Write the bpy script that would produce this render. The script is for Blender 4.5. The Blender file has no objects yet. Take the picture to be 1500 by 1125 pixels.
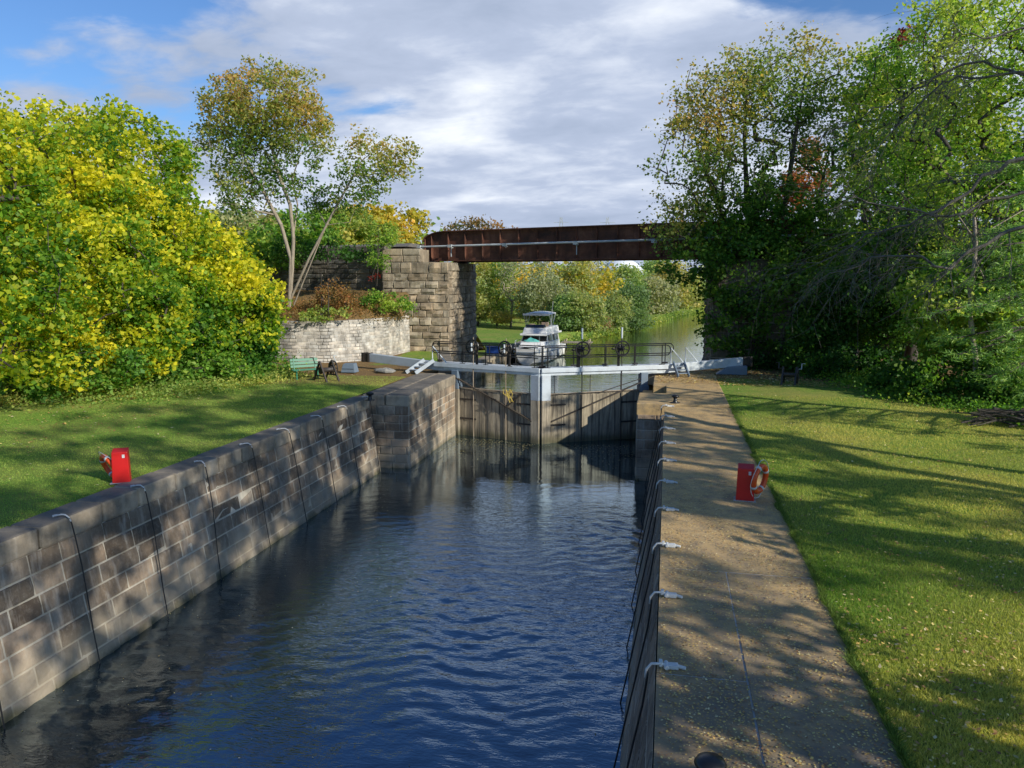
import bpy, math, random
import numpy as np
from math import radians as R, sin, cos, pi, sqrt
from mathutils import Vector, Matrix

random.seed(7)
rng = np.random.default_rng(11)
scene = bpy.context.scene
col = scene.collection

# ------------------------------------------------------------------ survey of the place
# x across the lock, y along it (downstream), z up; lower pool water at z = 0, coping at z = 2.75
PSI, THETA, FPX, CZ = R(11.4), R(7.8), 1127.0, 7.0
cP, sP, cT, sT = cos(PSI), sin(PSI), cos(THETA), sin(THETA)
def at(px, py, d):
    """point of the place sighted in the photograph at a level distance d from the viewer"""
    u = (px-750)/FPX; v = (562.5-py)/FPX
    y = cT + sT*v; z = -sT + cT*v
    k = d/y
    return Vector(((u*cP - y*sP)*k, (u*sP + y*cP)*k, CZ + z*k))
def on(px, py, z):
    u = (px-750)/FPX; v = (562.5-py)/FPX
    y = cT + sT*v; zz = -sT + cT*v
    k = (z-CZ)/zz
    return Vector(((u*cP - y*sP)*k, (u*sP + y*cP)*k, z))

# ------------------------------------------------------------------ helpers
def tag(o, label=None, cat=None, group=None, kind=None):
    if label: o['label'] = label
    if cat: o['category'] = cat
    if group: o['group'] = group
    if kind: o['kind'] = kind
    return o
def thing(name, label, cat, loc=(0,0,0), rz=0, group=None):
    o = bpy.data.objects.new(name, None); col.objects.link(o)
    o.location = loc; o.rotation_euler = (0,0,rz); o.empty_display_size = .3
    return tag(o, label, cat, group)
def copy_tree(o, parent=None):
    c = o.copy(); col.objects.link(c); c.parent = parent
    for ch in list(o.children): copy_tree(ch, c)
    return c
def link_mesh(name, me, mats, parent=None, loc=None, bevel=0, smooth=False):
    for m in (mats if isinstance(mats,(list,tuple)) else [mats]): me.materials.append(m)
    o = bpy.data.objects.new(name, me); col.objects.link(o)
    if loc is not None: o.location = loc
    if parent is not None: o.parent = parent
    if smooth: me.polygons.foreach_set('use_smooth', [True]*len(me.polygons))
    if bevel:
        b = o.modifiers.new('bevel','BEVEL'); b.width = bevel; b.segments = 2; b.limit_method = 'ANGLE'; b.angle_limit = R(40)
    me.update()
    return o
class MB:
    def __init__(s): s.v=[]; s.f=[]; s.m=[]; s.c=[]; s.cur=0; s.tint=(1,1,1)
    def face(s, idx):
        s.f.append(idx); s.m.append(s.cur); s.c.append(s.tint)
    def quad(s,*p):
        n=len(s.v); s.v += [tuple(q) for q in p]; s.face(tuple(range(n,n+len(p))))
    def hexa(s, b, t):
        n=len(s.v); s.v += [tuple(q) for q in b]+[tuple(q) for q in t]
        k=len(b)
        s.face(tuple(n+i for i in reversed(range(k)))); s.face(tuple(n+k+i for i in range(k)))
        for i in range(k):
            j=(i+1)%k; s.face((n+i,n+j,n+k+j,n+k+i))
    def box(s, x0,x1,y0,y1,z0,z1):
        s.hexa([(x0,y0,z0),(x1,y0,z0),(x1,y1,z0),(x0,y1,z0)],[(x0,y0,z1),(x1,y0,z1),(x1,y1,z1),(x0,y1,z1)])
    def bar(s, a, b, w, h, up=(0,0,1)):
        a=Vector(a); b=Vector(b); d=(b-a).normalized(); up=Vector(up)
        if abs(d.dot(up))>.98: up=Vector((0,1,0))
        r=d.cross(up).normalized(); u=r.cross(d).normalized(); r=r*w/2; u=u*h/2
        s.hexa([a-r-u,a+r-u,a+r+u,a-r+u][::-1],[b-r-u,b+r-u,b+r+u,b-r+u][::-1])
    def tube(s, pts, rad, n=8, cap=True, closed=False):
        pts=[Vector(p) for p in pts]; k=len(pts)
        rads = rad if isinstance(rad,(list,tuple)) else [rad]*k
        base=len(s.v); prev=None
        for i,p in enumerate(pts):
            if closed: d=(pts[(i+1)%k]-pts[(i-1)%k])
            else: d=(pts[min(i+1,k-1)]-pts[max(i-1,0)])
            if d.length<1e-9: d=Vector((0,0,1))
            d.normalize()
            if prev is None:
                a=Vector((0,0,1)) if abs(d.z)<.9 else Vector((1,0,0))
                prev=(a-d*a.dot(d)).normalized()
            else:
                prev=(prev-d*prev.dot(d))
                if prev.length<1e-6: prev=d.orthogonal()
                prev.normalize()
            w=d.cross(prev)
            for j in range(n):
                t=2*pi*j/n; s.v.append(tuple(p+(prev*cos(t)+w*sin(t))*rads[i]))
        for i in range(k if closed else k-1):
            i2=(i+1)%k
            for j in range(n):
                j2=(j+1)%n
                s.face((base+i*n+j, base+i*n+j2, base+i2*n+j2, base+i2*n+j))
        if cap and not closed:
            s.face(tuple(base+j for j in reversed(range(n))))
            s.face(tuple(base+(k-1)*n+j for j in range(n)))
    def lathe(s, prof, c=(0,0,0), n=20, axis='z'):
        base=len(s.v)
        for r,z in prof:
            for j in range(n):
                t=2*pi*j/n
                if axis=='z': p=(c[0]+r*cos(t), c[1]+r*sin(t), c[2]+z)
                elif axis=='y': p=(c[0]+r*cos(t), c[1]+z, c[2]+r*sin(t))
                else: p=(c[0]+z, c[1]+r*cos(t), c[2]+r*sin(t))
                s.v.append(p)
        for i in range(len(prof)-1):
            for j in range(n):
                j2=(j+1)%n; s.face((base+i*n+j,base+i*n+j2,base+(i+1)*n+j2,base+(i+1)*n+j))
        s.face(tuple(base+j for j in reversed(range(n)))); s.face(tuple(base+(len(prof)-1)*n+j for j in range(n)))
    def build(s, name, mats, parent=None, loc=None, origin=(0,0,0), bevel=0, smooth=False, tint=False):
        o0=Vector(origin)
        me=bpy.data.meshes.new(name)
        me.from_pydata([tuple(Vector(v)-o0) for v in s.v],[],s.f)
        me.polygons.foreach_set('material_index', s.m)
        if tint:
            a=me.attributes.new('col','FLOAT_COLOR','FACE')
            arr=np.ones((len(s.f),4),dtype=np.float32); arr[:,:3]=np.array(s.c,dtype=np.float32); a.data.foreach_set('color',arr.ravel())
        o=link_mesh(name, me, mats, parent, loc, bevel, smooth)
        return o

# ------------------------------------------------------------------ node helpers
class NT:
    def __init__(s, name):
        s.mat=bpy.data.materials.new(name); s.mat.use_nodes=True; s.t=s.mat.node_tree
        s.t.nodes.clear(); s.out=s.t.nodes.new('ShaderNodeOutputMaterial')
        s.b=s.t.nodes.new('ShaderNodeBsdfPrincipled'); s.t.links.new(s.b.outputs[0], s.out.inputs[0])
    def n(s, typ, **kw):
        nd=s.t.nodes.new('ShaderNode'+typ)
        for k,v in kw.items():
            if hasattr(nd,k) and not k.startswith('i_'): setattr(nd,k,v)
        return nd
    def L(s,a,b): s.t.links.new(a,b)
    def set(s, sock, v):
        if isinstance(v, bpy.types.NodeSocket): s.L(v,sock)
        else: sock.default_value = v if not (isinstance(v,(tuple,list)) and len(v)==3 and len(sock.default_value)==4) else (*v,1)
    def geo(s): return s.n('NewGeometry').outputs['Position']
    def obj(s): return s.n('TexCoord').outputs['Object']
    def mapv(s, vec, scale=(1,1,1), loc=(0,0,0), rot=(0,0,0)):
        m=s.n('Mapping'); s.L(vec,m.inputs[0]); m.inputs['Scale'].default_value=scale; m.inputs['Location'].default_value=loc; m.inputs['Rotation'].default_value=rot
        return m.outputs[0]
    def noise(s, vec, scale=1, detail=4, rough=.55, dist=0):
        m=s.n('TexNoise'); s.L(vec,m.inputs['Vector']); m.inputs['Scale'].default_value=scale; m.inputs['Detail'].default_value=detail
        m.inputs['Roughness'].default_value=rough; m.inputs['Distortion'].default_value=dist
        return m.outputs['Fac']
    def ramp(s, fac, stops):
        m=s.n('ValToRGB'); s.L(fac,m.inputs[0]); e=m.color_ramp.elements
        while len(e)<len(stops): e.new(.5)
        for el,(p,c) in zip(e,stops):
            el.position=p; el.color=(*c,1) if isinstance(c,(tuple,list)) else (c,c,c,1)
        return m.outputs[0]
    def mix(s, fac, a, b, mode='MIX'):
        m=s.n('Mix', data_type='RGBA', blend_type=mode)
        s.set(m.inputs[0],fac); s.set(m.inputs[6],a); s.set(m.inputs[7],b)
        return m.outputs[2]
    def math(s, op, a, b=0, c=0, clamp=False):
        m=s.n('Math', operation=op, use_clamp=clamp); s.set(m.inputs[0],a); s.set(m.inputs[1],b)
        if c: s.set(m.inputs[2],c)
        return m.outputs[0]
    def sep(s, vec):
        m=s.n('SeparateXYZ'); s.L(vec,m.inputs[0]); return m.outputs
    def step(s, v, a, b):
        m=s.n('MapRange', interpolation_type='SMOOTHSTEP'); s.set(m.inputs[0],v); m.inputs[1].default_value=a; m.inputs[2].default_value=b
        return m.outputs[0]
    def attr(s, name='col'):
        m=s.n('Attribute'); m.attribute_name=name; return m.outputs['Color']
    def bump(s, h, strength=.3, dist=.02):
        m=s.n('Bump'); s.L(h,m.inputs['Height']); m.inputs['Strength'].default_value=strength; m.inputs['Distance'].default_value=dist
        s.L(m.outputs[0], s.b.inputs['Normal']); return m
    def fin(s, color=None, rough=.8, metal=0, spec=.5):
        if color is not None: s.set(s.b.inputs['Base Color'], color)
        s.set(s.b.inputs['Roughness'], rough); s.b.inputs['Metallic'].default_value=metal
        s.b.inputs['Specular IOR Level'].default_value=spec
        return s.mat

def paint(name, c, rough=.5, wear=.25, dirt=(.12,.1,.08), scale=3, metal=0, spec=.5):
    t=NT(name); p=t.obj()
    n=t.noise(p,scale,6,.65); n2=t.noise(p,scale*9,4,.6)
    f=t.ramp(n,[(.45,0),(.75,1)])
    c1=t.mix(t.math('MULTIPLY',f,wear),c,dirt)
    c1=t.mix(t.math('MULTIPLY',n2,.25),c1,tuple(x*.6 for x in c))
    t.bump(n2,.15,.004)
    return t.fin(c1,rough,metal,spec)

# stone with stains; color comes from each block's own tint
def stone(name, base, streak=.5, wet=True, rough_bump=.5, light=(.42,.38,.32), sc=1):
    t=NT(name); p=t.geo(); a=t.attr()
    big=t.noise(p,1.3*sc,5,.6); fine=t.noise(p,14*sc,6,.7)
    c=t.mix(1,a,base,'MULTIPLY')
    c=t.mix(t.ramp(big,[(.38,0),(.62,.8)]),c,tuple(x*.33 for x in base))
    c=t.mix(t.math('MULTIPLY',t.ramp(fine,[(.5,0),(.8,1)]),.35),c,light)
    st=t.noise(t.mapv(p,(5.5,5.5,.45)),1.0,5,.65,.3)
    c=t.mix(t.math('MULTIPLY',t.ramp(st,[(.52,0),(.68,1)]),streak),c,light)
    st2=t.noise(t.mapv(p,(3.1,3.1,.25),(7,3,1)),1.0,4,.6)
    c=t.mix(t.math('MULTIPLY',t.ramp(st2,[(.5,0),(.7,1)]),streak*.9),c,(.03,.026,.022))
    if name=='coping_stone':
        gn=t.n('NewGeometry').outputs['Normal']; up=t.step(t.sep(gn)[2],.55,.9)
        c=t.mix(t.math('MULTIPLY',up,t.math('ADD',.35,t.math('MULTIPLY',big,.6))),c,(.10,.092,.085))
    if wet:
        z=t.sep(p)[2]
        zz=t.math('ADD',z,t.math('MULTIPLY',t.math('SUBTRACT',big,.5),.9))
        lo=t.math('SUBTRACT',1,t.step(zz,.45,1.05))
        c=t.mix(t.math('MULTIPLY',lo,.55),c,(.42,.35,.25))
        al=t.math('SUBTRACT',1,t.step(zz,-.1,.2))
        c=t.mix(t.math('MULTIPLY',al,.8),c,(.06,.06,.018))
    h=t.math('ADD',t.math('MULTIPLY',fine,.5),t.noise(p,4*sc,5,.6))
    t.bump(h,rough_bump,.03)
    return t.fin(c,.88)

M={}
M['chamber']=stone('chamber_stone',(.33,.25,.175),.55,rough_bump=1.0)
M['mortar']=stone('mortar',(.60,.54,.43),.15)
M['coping']=stone('coping_stone',(.46,.385,.285),.3,False,.9)
M['abut']=stone('abutment_stone',(.46,.365,.25),.35,False,.8,(.5,.45,.35))
M['abut_mortar']=stone('abutment_mortar',(.22,.18,.13),.3,False)
M['wing']=stone('wing_stone',(.20,.18,.15),.4,False,.8,(.34,.31,.26))
M['ret']=stone('retaining_brick',(.60,.55,.48),.15,False,.4,(.6,.56,.5),2)
M['ret_mortar']=stone('retaining_mortar',(.62,.57,.5),.1,False,.3)
M['rock']=stone('rock',(.3,.29,.26),.2,False,.8)

# paving on the right side of the chamber
def mk_paving():
    t=NT('paving'); p=t.geo(); a=t.attr()
    big=t.noise(p,.9,6,.65); fine=t.noise(p,22,6,.7); mid=t.noise(p,5,5,.65,.5)
    c=t.mix(1,a,(.235,.195,.15),'MULTIPLY')
    c=t.mix(t.ramp(big,[(.35,0),(.65,.8)]),c,(.085,.075,.066))
    c=t.mix(t.math('MULTIPLY',t.ramp(mid,[(.5,0),(.72,1)]),.5),c,(.40,.31,.19))
    y=t.sep(p)[1]
    litter=t.step(t.math('ADD',y,t.math('MULTIPLY',big,12)),8,20)
    c=t.mix(t.math('MULTIPLY',t.math('SUBTRACT',1,t.step(t.math('ADD',y,t.math('MULTIPLY',big,5)),9,16)),.6),c,(.085,.082,.08))
    vor=t.n('TexVoronoi'); t.L(t.mapv(p,(1,1,1)),vor.inputs['Vector']); vor.inputs['Scale'].default_value=26
    sp=t.math('LESS_THAN',vor.outputs['Distance'],.33)
    keep=t.math('GREATER_THAN',t.sep(vor.outputs['Color'])[0],.55)
    c=t.mix(t.math('MULTIPLY',t.math('MULTIPLY',sp,keep),.75),c,(.38,.27,.11))
    c=t.mix(t.math('MULTIPLY',litter,t.ramp(t.noise(p,3.2,6,.7),[(.3,.15),(.55,.8)])),c,(.60,.40,.17))
    t.bump(t.math('ADD',fine,mid),.35,.015)
    return t.fin(c,.85)
M['paving']=mk_paving()
M['pave_joint']=paint('paving_joint',(.50,.48,.45),.9,.6)

def mk_ground():
    t=NT('lawn'); p=t.geo(); a=t.attr('dirt')
    big=t.noise(p,.35,6,.6); mid=t.noise(p,2.3,6,.7); fine=t.noise(t.mapv(p,(40,26,30)),1,5,.75)
    c=t.mix(t.ramp(mid,[(.3,0),(.7,1)]),(.13,.27,.035),(.28,.38,.06))
    c=t.mix(t.ramp(big,[(.42,0),(.66,.75)]),c,(.40,.35,.10))
    c=t.mix(t.ramp(fine,[(.35,.65),(.62,0)]),c,(.035,.09,.012))
    vor=t.n('TexVoronoi'); t.L(p,vor.inputs['Vector']); vor.inputs['Scale'].default_value=9
    keep=t.math('GREATER_THAN',t.sep(vor.outputs['Color'])[0],.72)
    sp=t.math('MULTIPLY',t.math('LESS_THAN',vor.outputs['Distance'],.3),keep)
    c=t.mix(t.math('MULTIPLY',sp,.6),c,(.42,.33,.06))
    litter=t.mix(t.noise(p,30,4,.8),(.07,.045,.025),(.38,.24,.10))
    af=t.math('ADD',t.sep(a)[0],t.math('MULTIPLY',t.math('SUBTRACT',t.noise(p,1.1,5,.7),.5),.9))
    c=t.mix(t.step(af,.35,.6),c,litter)
    t.bump(t.math('ADD',fine,t.math('MULTIPLY',mid,2)),.7,.05)
    return t.fin(c,.9,0,.15)
M['ground']=mk_ground()

def leafmat(name, trans=.52, gloss=.35):
    t=NT(name); a=t.attr()
    g=t.n('NewGeometry')
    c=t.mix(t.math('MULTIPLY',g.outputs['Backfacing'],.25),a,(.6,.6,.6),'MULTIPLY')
    t.set(t.b.inputs['Base Color'],c); t.b.inputs['Roughness'].default_value=.55; t.b.inputs['Specular IOR Level'].default_value=gloss
    tr=t.n('BsdfTranslucent'); cc=t.mix(1,a,(1.25,1.3,.6),'MULTIPLY'); t.L(cc,tr.inputs[0])
    ms=t.n('MixShader'); ms.inputs[0].default_value=trans; t.L(t.b.outputs[0],ms.inputs[1]); t.L(tr.outputs[0],ms.inputs[2]); t.L(ms.outputs[0],t.out.inputs[0])
    return t.mat
M['leaf']=leafmat('leaves'); M['needle']=leafmat('needles',.25); M['grassblade']=leafmat('grass_blades',.4,.2)
M['litter']=leafmat('fallen_leaves',.1,.3)
def mk_bark(name,c1,c2):
    t=NT(name); p=t.obj(); n=t.noise(t.mapv(p,(6,6,1.3)),2,6,.7,.4); n2=t.noise(p,1.2,4)
    c=t.mix(t.ramp(n,[(.35,0),(.65,1)]),c1,c2); c=t.mix(t.math('MULTIPLY',n2,.4),c,tuple(x*.5 for x in c1))
    t.bump(n,.8,.03); return t.fin(c,.9)
M['bark']=mk_bark('dark_bark',(.04,.032,.026),(.12,.10,.08)); M['palebark']=mk_bark('pale_bark',(.22,.18,.13),(.45,.38,.29))
M['deadbark']=mk_bark('grey_bark',(.07,.06,.05),(.24,.215,.185))

def mk_water(name, deep, sc, strength, calm=False):
    t=NT(name); p=t.geo()
    w1=t.noise(t.mapv(p,(1.0*sc,2.6*sc,1),rot=(0,0,R(-8))),1.35,3,.55,.9)
    w2=t.noise(t.mapv(p,(1.7*sc,3.6*sc,1),(3,9,0),rot=(0,0,R(14))),2.6,2,.5,.5)
    h=t.math('ADD',w1,t.math('MULTIPLY',w2,.38))
    y=t.sep(p)[1]
    bm=t.n('Bump'); t.L(h,bm.inputs['Height']); bm.inputs['Distance'].default_value=.16
    if calm:
        bm.inputs['Strength'].default_value=strength
    else:
        k=t.math('SUBTRACT',1,t.math('MULTIPLY',t.step(y,19,28),.86))
        patch=t.math('ADD',.55,t.math('MULTIPLY',t.noise(p,.16,2),.9))
        t.L(t.math('MULTIPLY',t.math('MULTIPLY',k,patch),strength),bm.inputs['Strength'])
    t.set(t.b.inputs['Base Color'],deep); t.b.inputs['Roughness'].default_value=.3; t.b.inputs['Specular IOR Level'].default_value=0
    gl=t.n('BsdfGlossy'); gl.inputs['Roughness'].default_value=.012; gl.inputs['Color'].default_value=(.70,.86,1,1) if not calm else (.9,.92,.85,1); t.L(bm.outputs[0],gl.inputs['Normal'])
    fr=t.n('Fresnel'); fr.inputs['IOR'].default_value=1.45; t.L(bm.outputs[0],fr.inputs['Normal'])
    fac=t.math('ADD',.15 if not calm else .08,t.math('MULTIPLY',fr.outputs[0],1.7 if not calm else 1.2),clamp=True)
    ms=t.n('MixShader'); t.L(fac,ms.inputs[0]); t.L(t.b.outputs[0],ms.inputs[1]); t.L(gl.outputs[0],ms.inputs[2]); t.L(ms.outputs[0],t.out.inputs[0])
    return t.mat
M['lockwater']=mk_water('lock_water',(.0025,.006,.009),2.6,.08)
M['river']=mk_water('river_water',(.02,.028,.012),.5,.10,True)

# timber of the gates
def mk_wood(name,a,b,vert=True,alg=True):
    t=NT(name); p=t.obj(); at_=t.attr()
    g=t.noise(t.mapv(p,(18,18,1.1) if vert else (1.1,18,18)),1.2,6,.7)
    n=t.noise(p,1.4,5,.6)
    c=t.mix(t.ramp(g,[(.3,0),(.7,1)]),a,b); c=t.mix(1,c,at_,'MULTIPLY')
    c=t.mix(t.ramp(n,[(.45,0),(.75,.6)]),c,tuple(x*.4 for x in a))
    if alg:
        z=t.sep(t.geo())[2]; lo=t.math('SUBTRACT',1,t.step(t.math('ADD',z,t.math('MULTIPLY',n,.6)),.35,.8))
        c=t.mix(t.math('MULTIPLY',lo,.8),c,(.05,.05,.015))
        st=t.noise(t.mapv(t.geo(),(9,9,.5)),1,4,.6); c=t.mix(t.ramp(st,[(.48,0),(.66,.8)]),c,(.045,.037,.03))
    t.bump(g,.4,.01); return t.fin(c,.85)
M['gatewood']=mk_wood('gate_timber',(.22,.185,.135),(.50,.42,.30))
M['darkwood']=mk_wood('dark_timber',(.035,.028,.022),(.09,.07,.05),False,False)
M['white']=paint('white_paint',(.60,.65,.69),.45,.45,(.25,.24,.2),2)
M['greyblue']=paint('grey_paint',(.42,.47,.52),.5,.45,(.2,.19,.17),2)
M['slate']=paint('slate_paint',(.16,.21,.27),.5,.3)
M['black']=paint('black_paint',(.012,.012,.014),.35,.2,(.08,.06,.04))
M['iron']=paint('old_iron',(.03,.027,.025),.55,.5,(.12,.07,.04),5)
M['red']=paint('red_paint',(.58,.014,.012),.38,.12,(.3,.02,.02),4)
M['orange']=paint('orange_shell',(.72,.085,.012),.42,.1,(.4,.08,.04),4)
M['rope']=paint('white_rope',(.60,.61,.60),.8,.15,(.4,.38,.34),20)
M['cable']=paint('black_hose',(.012,.012,.012),.5,.2,(.05,.05,.04),8)
M['yellowrope']=paint('yellow_rope',(.62,.45,.08),.8,.2)
M['rod']=paint('rusty_rod',(.34,.27,.19),.7,.5,(.14,.09,.05),6)
M['green']=paint('green_paint',(.008,.17,.09),.45,.2,(.02,.08,.05),5)
M['pipe']=paint('pipe_paint',(.52,.55,.56),.45,.3,(.2,.18,.16),3)
M['gel']=paint('gelcoat',(.80,.79,.76),.25,.1,(.5,.46,.38),1.2)
M['glass']=NT('dark_glass').fin((.012,.016,.02),.06,0,.8)
M['canvas']=paint('canvas',(.74,.73,.70),.8,.1)
M['bluep']=paint('blue_plastic',(.03,.10,.42),.4,.1)
M['teal']=paint('teal_cloth',(.10,.42,.38),.8,.1)
M['tan']=paint('tan_cushion',(.52,.38,.28),.7,.1)
M['tank']=paint('white_metal',(.78,.80,.82),.5,.05)
M['steel']=paint('pale_steel',(.45,.47,.5),.5,.1)
def mk_rust():
    t=NT('rusted_steel'); p=t.geo()
    n=t.noise(p,.9,6,.7,.3); f=t.noise(p,9,5,.7); st=t.noise(t.mapv(p,(4,4,.5)),1,4,.6)
    c=t.ramp(n,[(.3,(.045,.022,.016)),(.5,(.14,.052,.03)),(.68,(.26,.11,.065)),(.8,(.36,.21,.15))])
    c=t.mix(t.ramp(st,[(.5,0),(.7,.5)]),c,(.03,.016,.012)); c=t.mix(t.math('MULTIPLY',f,.3),c,(.05,.02,.012))
    t.bump(f,.4,.01); return t.fin(c,.85)
M['rust']=mk_rust()
M['ballast']=paint('ballast',(.13,.12,.11),.95,.6,(.3,.27,.24),12)

# ------------------------------------------------------------------ camera, sun, sky
cam=bpy.data.cameras.new('camera'); co=bpy.data.objects.new('camera',cam); col.objects.link(co)
co.location=(0,0,CZ); co.rotation_euler=(R(90)-THETA,0,PSI)
cam.sensor_width=36; cam.lens=FPX/1500*36; cam.clip_end=5000; cam.clip_start=.1
scene.camera=co
SUN=Vector((.88,-.475,0)).normalized()*cos(R(27.8))+Vector((0,0,sin(R(27.8))))
ld=bpy.data.lights.new('sun','SUN'); ld.energy=5.0; ld.angle=R(.55); ld.color=(1,.945,.82)
lo=bpy.data.objects.new('sun',ld); col.objects.link(lo); lo.rotation_euler=(-SUN).to_track_quat('-Z','Y').to_euler(); lo.location=(30,-30,60)
w=bpy.data.worlds.new('World'); scene.world=w; w.use_nodes=True; nt=w.node_tree; nt.nodes.clear()
class WT(NT):
    def __init__(s,t): s.t=t
W=WT(nt)
sky=W.n('TexSky'); sky.sky_type='NISHITA'; sky.sun_disc=False; sky.sun_elevation=R(27.8); sky.sun_rotation=math.atan2(SUN.x,SUN.y)
sky.air_density=1.1; sky.dust_density=.6; sky.ozone_density=1.6
g=W.n('TexCoord').outputs['Generated']; sx,sy,sz=W.sep(g)
den=W.math('ADD',W.math('MAXIMUM',sz,0),.22)
cb=W.n('CombineXYZ'); W.L(W.math('DIVIDE',sx,den),cb.inputs[0]); W.L(W.math('DIVIDE',sy,den),cb.inputs[1]); cv=cb.outputs[0]
n1=W.noise(W.mapv(cv,(1,1.25,1),(3.1,.4,0)),1.15,7,.52,.25)
n2=W.noise(W.mapv(cv,(1.1,1.5,1),(8.3,2.4,0)),1.25,6,.48,.3)
n3=W.noise(W.mapv(cv,(1,1.4,1),(1.3,5.4,0)),4.6,6,.6,.3)
# full overcast bank low down ahead, opening to blue higher up and to the left
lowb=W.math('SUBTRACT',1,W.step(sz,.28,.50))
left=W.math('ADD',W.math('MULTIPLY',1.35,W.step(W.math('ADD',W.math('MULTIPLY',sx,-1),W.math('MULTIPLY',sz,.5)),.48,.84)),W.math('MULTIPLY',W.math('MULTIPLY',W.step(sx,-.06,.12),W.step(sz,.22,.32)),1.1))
behind=W.step(W.math('MULTIPLY',sy,-1),-.25,.35); high=W.step(sz,.55,.85)  # cloud thinned behind the viewer and overhead, out of view, to lower fill light
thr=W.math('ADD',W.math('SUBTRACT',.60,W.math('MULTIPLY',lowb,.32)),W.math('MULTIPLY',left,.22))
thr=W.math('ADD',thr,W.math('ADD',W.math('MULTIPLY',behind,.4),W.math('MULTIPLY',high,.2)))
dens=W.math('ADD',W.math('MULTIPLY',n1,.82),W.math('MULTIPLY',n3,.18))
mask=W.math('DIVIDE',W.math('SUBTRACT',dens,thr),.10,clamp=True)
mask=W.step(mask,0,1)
shade=W.math('ADD',W.math('MULTIPLY',n2,.7),W.math('MULTIPLY',n3,.3))
cc=W.ramp(shade,[(.36,(.34,.41,.55)),(.49,(.43,.50,.65)),(.57,(.60,.66,.78)),(.67,(.84,.88,.94))])
hz=W.math('SUBTRACT',1,W.step(sz,0,.10)); cc=W.mix(W.math('MULTIPLY',hz,.45),cc,(.36,.43,.58))
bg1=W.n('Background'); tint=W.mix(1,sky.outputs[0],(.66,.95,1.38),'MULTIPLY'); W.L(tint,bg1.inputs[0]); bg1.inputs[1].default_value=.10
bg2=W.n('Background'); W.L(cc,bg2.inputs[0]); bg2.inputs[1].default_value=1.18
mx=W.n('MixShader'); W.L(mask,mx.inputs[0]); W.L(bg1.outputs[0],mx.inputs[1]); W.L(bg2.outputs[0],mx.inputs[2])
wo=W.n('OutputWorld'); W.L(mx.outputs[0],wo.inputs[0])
scene.view_settings.view_transform='Standard'; scene.view_settings.look='None'; scene.view_settings.exposure=0
scene.cycles.max_bounces=6; scene.cycles.diffuse_bounces=3; scene.cycles.transmission_bounces=4; scene.cycles.use_denoising=True

# ------------------------------------------------------------------ masonry
class Path:
    def __init__(s, pts):
        s.p=[Vector((a,b)) for a,b in pts]; s.L=[0]
        for a,b in zip(s.p,s.p[1:]): s.L.append(s.L[-1]+(b-a).length)
        s.len=s.L[-1]
    def at(s,t):
        t=max(0,min(s.len,t))
        for i in range(len(s.p)-1):
            if t<=s.L[i+1]+1e-9: break
        a,b=s.p[i],s.p[i+1]; f=(t-s.L[i])/max(1e-9,s.L[i+1]-s.L[i])
        d=(b-a).normalized()
        # soften the normal near joints of a curved wall
        if len(s.p)>3:
            def dirn(k): return (s.p[k+1]-s.p[k]).normalized()
            if f>.5 and i<len(s.p)-2: d=(dirn(i)*(1.5-f)+dirn(i+1)*(f-.5)).normalized()
            elif f<.5 and i>0: d=(dirn(i)*(.5+f)+dirn(i-1)*(.5-f)).normalized()
        return a+(b-a)*f, d
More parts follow.
